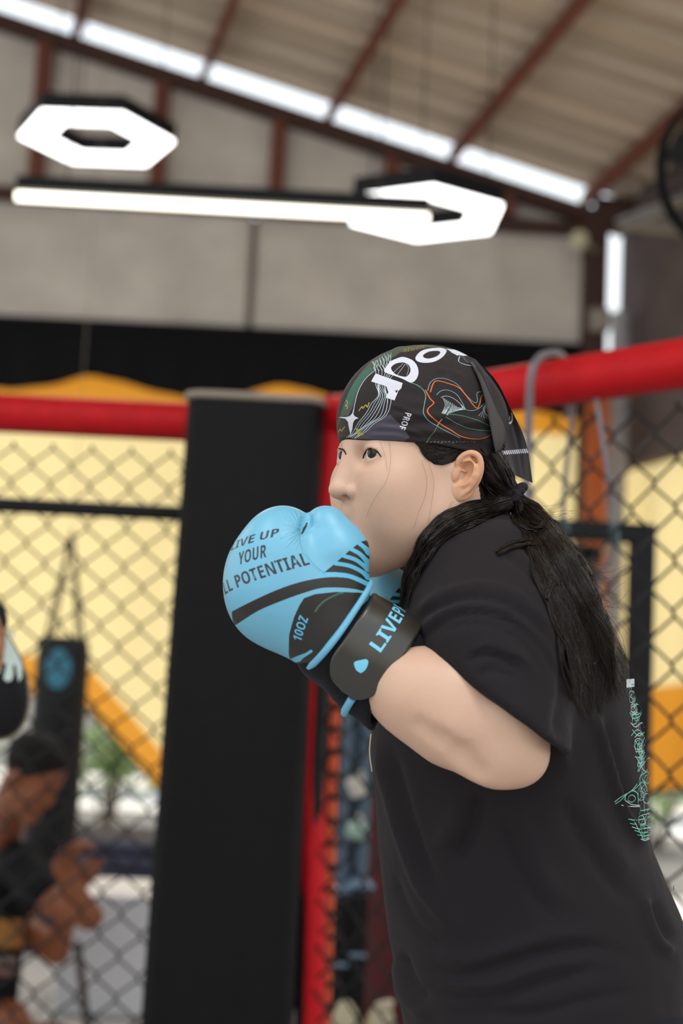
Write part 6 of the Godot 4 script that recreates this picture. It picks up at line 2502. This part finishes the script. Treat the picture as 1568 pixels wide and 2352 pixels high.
func glove_uv_at(p: Vector3) -> Vector2:       # flat mapping in the glove's own axes
	var gv := GN.cross(GU).normalized()
	var q := p - glove_pt(690, 1360, 0.0)
	return Vector2(q.dot(GU) / 0.30 + 0.5, 0.5 - q.dot(gv) / 0.30)

func glove_uv(cx: float, cy: float) -> Vector2:      # under a crop-2 pixel
	var r := ray(500.0 + cx / 3.136, 1130.0 + cy / 3.136)
	var d := glove.trace(Vector3.ZERO, r, 1.25, 1.5)
	if d < 0.0:
		d = 1.405
	return glove_uv_at(r * d)

func glove_field() -> Sdf:
	var s := Sdf.new()
	s.ell(glove_pt(642, 1306, 0.0), Vector3(0.0475, 0.0625, 0.052), Basis(Vector3.BACK, -0.12), 0.02)
	s.ell(glove_pt(618, 1360, -0.004), Vector3(0.0395, 0.052, 0.047), Basis(Vector3.BACK, 0.45), 0.02)
	s.cone(glove_pt(640, 1375, 0.0), glove_pt(738, 1437, 0.0), 0.0445, 0.0445, 0.02)
	s.ell(glove_pt(730, 1345, 0.004), Vector3(0.047, 0.046, 0.042), Basis.IDENTITY, 0.02)
	# thumb, close against the fist: the crease between them stays sharp
	s.cone(glove_pt(748, 1213, 0.006), glove_pt(768, 1270, 0.008), 0.0222, 0.0315, 0.006)
	s.cone(glove_pt(768, 1270, 0.008), glove_pt(766, 1345, 0.004), 0.0315, 0.0335, 0.012)
	# the slit where thumb and fist press together
	var slit := []
	for p in [[707, 1184], [703, 1200], [697, 1214], [690, 1228]]:
		var r := ray(p[0], p[1])
		var d := s.trace(Vector3.ZERO, r, 1.25, 1.5)
		slit.append(r * ((d if d > 0.0 else 1.39) + 0.001))
	s.cone(slit[0], slit[1], 0.0040, 0.0046, 0.004, 1)
	s.cone(slit[1], slit[2], 0.0046, 0.0038, 0.004, 1)
	s.cone(slit[2], slit[3], 0.0036, 0.0014, 0.004, 1)
	return s

func glove_print() -> Array:
	var w := 1536
	var blue := Color8(112, 180, 209)
	var cv := Cv.new(w, w, blue)
	var black := Color8(38, 36, 33)
	var line := Color8(96, 186, 222)
	var Q := func(fl: Array, dense: bool) -> PackedVector2Array:
		var out := PackedVector2Array()
		var pts := v2(fl)
		for p in (curve(pts, 5) if dense else pts):
			out.append(glove_uv(p.x, p.y) * w)
		return out
	# broad black band
	var up := curve(v2([100, 862, 160, 830, 250, 785, 400, 716, 550, 661, 700, 626, 850, 613, 1000, 632, 1084, 668]), 4)
	var lo := curve(v2([1084, 724, 1000, 702, 900, 690, 750, 691, 620, 726, 480, 776, 300, 851, 150, 944, 120, 962]), 4)
	var band := PackedVector2Array()
	for p in up + lo:
		band.append(glove_uv(p.x, p.y) * w)
	cv.poly(band, black)
	# fan of stripes below the thumb
	cv.poly(Q.call([752, 590, 860, 500, 960, 412, 1072, 346, 1086, 372, 1090, 440, 1089, 540, 1084, 652, 1060, 656, 960, 604, 850, 588], false), black)
	for fl in [[1018, 370, 1058, 402, 1090, 446], [962, 412, 1030, 452, 1091, 524], [906, 460, 1000, 492, 1091, 566], [846, 514, 950, 532, 1040, 576, 1088, 622]]:
		cv.stroke(Q.call(fl, true), 20.0, line)
	cv.stroke(Q.call([748, 596, 850, 594, 960, 610, 1088, 668], true), 22.0, line)
	# size patch, tail patch
	cv.poly(Q.call([620, 765, 700, 736, 850, 720, 985, 724, 1060, 728, 1050, 760, 955, 880, 862, 992, 780, 1092, 700, 1202, 655, 1270, 660, 1150, 520, 1206, 511, 1120, 515, 1020, 550, 900, 586, 820], false), black)
	cv.poly(Q.call([524, 1236, 590, 1222, 672, 1150, 700, 1190, 720, 1320, 600, 1300], false), black)
	cv.stroke(Q.call([516, 1218, 600, 1190, 672, 1146], true), 14.0, line)
	cv.stroke(Q.call([700, 860, 760, 790, 860, 736, 900, 728], true), 8.0, Color8(70, 100, 84))
	cv.poly(Q.call([598, 300, 612, 262, 636, 218, 650, 222, 640, 250, 622, 286, 606, 304], false), Color8(38, 42, 46))  # darkness inside the thumb slit, painted into the colour
	# lettering
	var T := func(s: String, tail: int, S: Array, E: Array, top: Array, col: Color, bold: bool) -> void:
		var gl := glyphs(s, bold)
		var full: float = gl[1]
		var seen: float = glyphs(s.substr(s.length() - tail), bold)[1]
		var a := glove_uv(S[0], S[1]) * w
		var b := glove_uv(E[0], E[1]) * w
		var hgt := glove_uv(top[0], top[1]) * w - b
		var per := (b - a) / seen
		var tri: PackedVector2Array = gl[0]
		for k in range(0, tri.size() - 2, 3):
			var q := PackedVector2Array()
			for j in 3:
				q.append(b + per * (tri[k + j].x - full) + hgt * tri[k + j].y)
			cv.poly(q, col)
	var ink := Color8(40, 40, 46)
	T.call("LIVE UP", 4, [216, 374], [432, 318], [446, 258], ink, true)
	T.call("YOUR", 4, [146, 528], [350, 468], [352, 374], ink, true)
	T.call("FULL POTENTIAL", 9, [140, 690], [664, 522], [630, 434], ink, true)
	T.call("10OZ", 4, [598, 1082], [652, 912], [588, 884], line, true)
	for fl in [[340, 250, 344, 300], [300, 440, 300, 480], [260, 580, 266, 620], [420, 500, 424, 560], [560, 470, 566, 540]]:     # stencil gaps
		cv.stroke(Q.call(fl, false), 3.5, blue)
	# relief: puckers that run into the crease, seams
	var bu := Cv.new(1024, 1024, Color8(128, 128, 128))
	var rng := RandomNumberGenerator.new()
	rng.seed = 3
	for k in 26:
		var an := lerpf(1.9, 4.6, k / 25.0)
		var r0 := rng.randf_range(20, 36)
		var r1 := rng.randf_range(80, 170)
		var c := Vector2(610, 270)
		var p0 := c + Vector2(cos(an), sin(an)) * r0
		var p1 := c + Vector2(cos(an), sin(an)) * r1
		var q := PackedVector2Array([glove_uv(p0.x, p0.y) * 1024.0, glove_uv((p0.x + p1.x) * 0.5, (p0.y + p1.y) * 0.5) * 1024.0, glove_uv(p1.x, p1.y) * 1024.0])
		bu.stroke(q, 5.0, Color8(96, 96, 96) if k & 1 else Color8(160, 160, 160))
	var seam := PackedVector2Array()
	for p in curve(v2([606, 296, 600, 340, 606, 400, 640, 470, 700, 540, 760, 590]), 4):
		seam.append(glove_uv(p.x, p.y) * 1024.0)
	bu.stroke(seam, 6.0, Color8(60, 60, 60))
	return [cv.tex(), bu.tex()]

func build_gloves() -> void:
	glove = glove_field()
	var at := W0 * glove_pt(690, 1360, 0.0)
	var o := thing("boxing_glove", "light blue boxing glove nearer the camera, with black stripes and lettering, hiding her mouth", "boxing glove", at, "pair of boxing gloves")
	var m := glove.nets(0.0026)
	for k in m.v.size():
		m.uv[k] = glove_uv_at(m.v[k])
	var leather := mat(255, 255, 255, 0.42)
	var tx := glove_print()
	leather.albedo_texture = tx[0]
	leather.heightmap_enabled = true
	leather.heightmap_texture = tx[1]
	leather.heightmap_scale = 0.25
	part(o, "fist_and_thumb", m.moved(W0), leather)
	# cuff: axis runs from the fist to the forearm
	var s0 := glove_pt(760, 1450, 0.0)
	var s1 := glove_pt(900, 1556, 0.0)
	var ax := (s1 - s0).normalized()
	var p2 := Vector3(0, 0, 1)
	var p1 := p2.cross(ax).normalized()
	if p1.y < 0.0:
		p1 = -p1
	p2 = (p2 - ax * p2.dot(ax)).normalized()
	var black := mat(22, 22, 28, 0.95)
	black.rim_enabled = true
	black.rim = 0.5
	black.heightmap_enabled = true
	black.heightmap_texture = noise_tex(0.5, Color.BLACK, Color.WHITE, 81, 256, 2)
	black.heightmap_scale = 0.15
	black.uv1_triplanar = true
	black.uv1_scale = Vector3.ONE * 10.0
	var shape := func(t: float, th: float, extra: float) -> Vector3:
		var r1 := 0.0485 + 0.09 * minf(t, 0.07) + extra
		var r2 := 0.0400 - 0.02 * t + extra
		return s0 + ax * t + p1 * r1 * cos(th) + p2 * r2 * sin(th)
	var cf := M.new()
	var rows := []
	for k in 24:
		var row := []
		for q in 48:
			var th := TAU * q / 48.0
			var tend := 0.090 - 0.022 * maxf(0.0, sin(th))
			var u := k / 15.0
			var ex := 0.0
			var t := -0.022 + minf(u, 1.0) * (tend + 0.022)
			if k > 15:
				ex = -0.006 * minf((k - 15) / 3.0, 1.0)
				t = tend + 0.003 * sin(minf((k - 15) / 3.0, 1.0) * PI) - maxf(0.0, k - 18) * 0.006
			elif k < 3:
				ex = -0.004 * (1.0 - k / 3.0)
			ex += 0.0012 * sin(t * 150.0 + sin(th * 5.0)) * (1.0 if k < 15 else 0.0)
			row.append(shape.call(t, th, ex))
		rows.append(row)
	cf.grid(rows, true)
	part(o, "cuff", cf.moved(W0), black)
	var blue := mat(110, 180, 212, 0.45)
	var pi := M.new()
	for r in [[0.0015, 0.0002, 0.0038]]:
		var ring := []
		for q in 65:
			var th := TAU * q / 64.0
			var dir: Vector3 = p1 * cos(th) + p2 * sin(th)
			var c: Vector3 = s0 + ax * (r[0] + 0.004 * sin(th))
			var h := 0.075
			var all := glove.everything()
			while h > 0.02 and glove.at(c + dir * h, all) > 0.0002:
				h -= maxf(glove.at(c + dir * h, all) * 0.7, 0.0003)
			ring.append(c + dir * (h + r[1]))
		pi.tube(ring, r[2], 8, false)
	part(o, "piping", pi.moved(W0), blue, "light blue piping")
	var bi := M.new()
	var rg := []
	for q in 21:
		var th := lerpf(2.30, 3.6, q / 20.0)
		rg.append(shape.call(0.060 - 0.008 * sin(th), th, 0.0022))
	bi.tube(rg, 0.0040, 8)
	part(o, "binding", bi.moved(W0), blue, "light blue binding at the wrist")
	# strap with a rounded end, wrapped over the cuff
	var st := M.new()
	rows = []
	var sect := [[-1.0, 0.0], [-1.0, 0.0022], [-0.97, 0.0040], [-0.90, 0.0048], [-0.80, 0.0044], [-0.4, 0.0054], [0.0, 0.0057], [0.4, 0.0054], [0.80, 0.0044], [0.90, 0.0048], [0.97, 0.0040], [1.0, 0.0022], [1.0, 0.0], [0.5, -0.001], [-0.5, -0.001]]
	var uvs := []
	for k in 61:
		var u := k / 60.0
		var th := lerpf(2.30, -1.9, u)
		var arc := u * 0.20
		var wd := 0.0285
		var cut := 0.026
		if arc < cut:
			wd *= sqrt(maxf(0.0, 1.0 - pow((cut - arc) / cut, 2.0))) * 0.995 + 0.005
		var row := []
		for p in sect:
			var hgt: float = p[1] * (1.0 if arc > 0.004 else 0.4 + 0.6 * arc / 0.004)
			row.append(shape.call(0.0420 + p[0] * wd - 0.006 * u, th, 0.0022 + hgt))
			uvs.append(Vector2(arc / 0.20, 0.5 - p[0] * wd / 0.2 ))
		rows.append(row)
	st.grid(rows, true)
	for k in uvs.size():
		st.uv[k] = uvs[k]
	var sc := Cv.new(1024, 1024, Color8(46, 43, 36))
	var ltr := Color8(120, 204, 236)
	var gl := glyphs("LIVEPRO")
	var tri: PackedVector2Array = gl[0]
	for k in range(0, tri.size() - 2, 3):
		var q := PackedVector2Array()
		for j in 3:
			q.append(Vector2(0.235 + 0.40 * tri[k + j].x / gl[1], 0.462 + 0.070 * tri[k + j].y) * 1024.0)
		sc.poly(q, ltr)
	var heart := PackedVector2Array()
	for p in curve(v2([0.128, 0.482, 0.150, 0.474, 0.176, 0.482, 0.184, 0.498, 0.170, 0.518, 0.148, 0.538, 0.136, 0.530, 0.126, 0.506, 0.128, 0.482]), 5):
		heart.append(p * 1024.0)
	sc.poly(heart, ltr)
	var sl := mat(255, 255, 255, 0.33)
	sl.albedo_texture = sc.tex()
	sl.clearcoat_enabled = true
	sl.clearcoat = 0.4
	sl.clearcoat_roughness = 0.25
	part(o, "strap", st.moved(W0), sl, "black leather wrist strap with blue lettering")
	# her other glove: the same make, farther from the camera under the chin
	var g2 := o.duplicate() as Node3D
	g2.name = numbered("boxing_glove")
	add_child(g2)
	tag(g2, "light blue boxing glove farther from the camera, mostly hidden, peeping out under her chin", "boxing glove", "pair of boxing gloves")
	var from := W0 * glove_pt(757, 1245, 0.0)
	var to := px(884, 1352, 1.60)
	var turn := B * Basis(Vector3.BACK, 0.30) * Basis(Vector3.UP, -0.35) * B.inverse()
	g2.transform = Transform3D(turn, to - turn * (from - o.position))
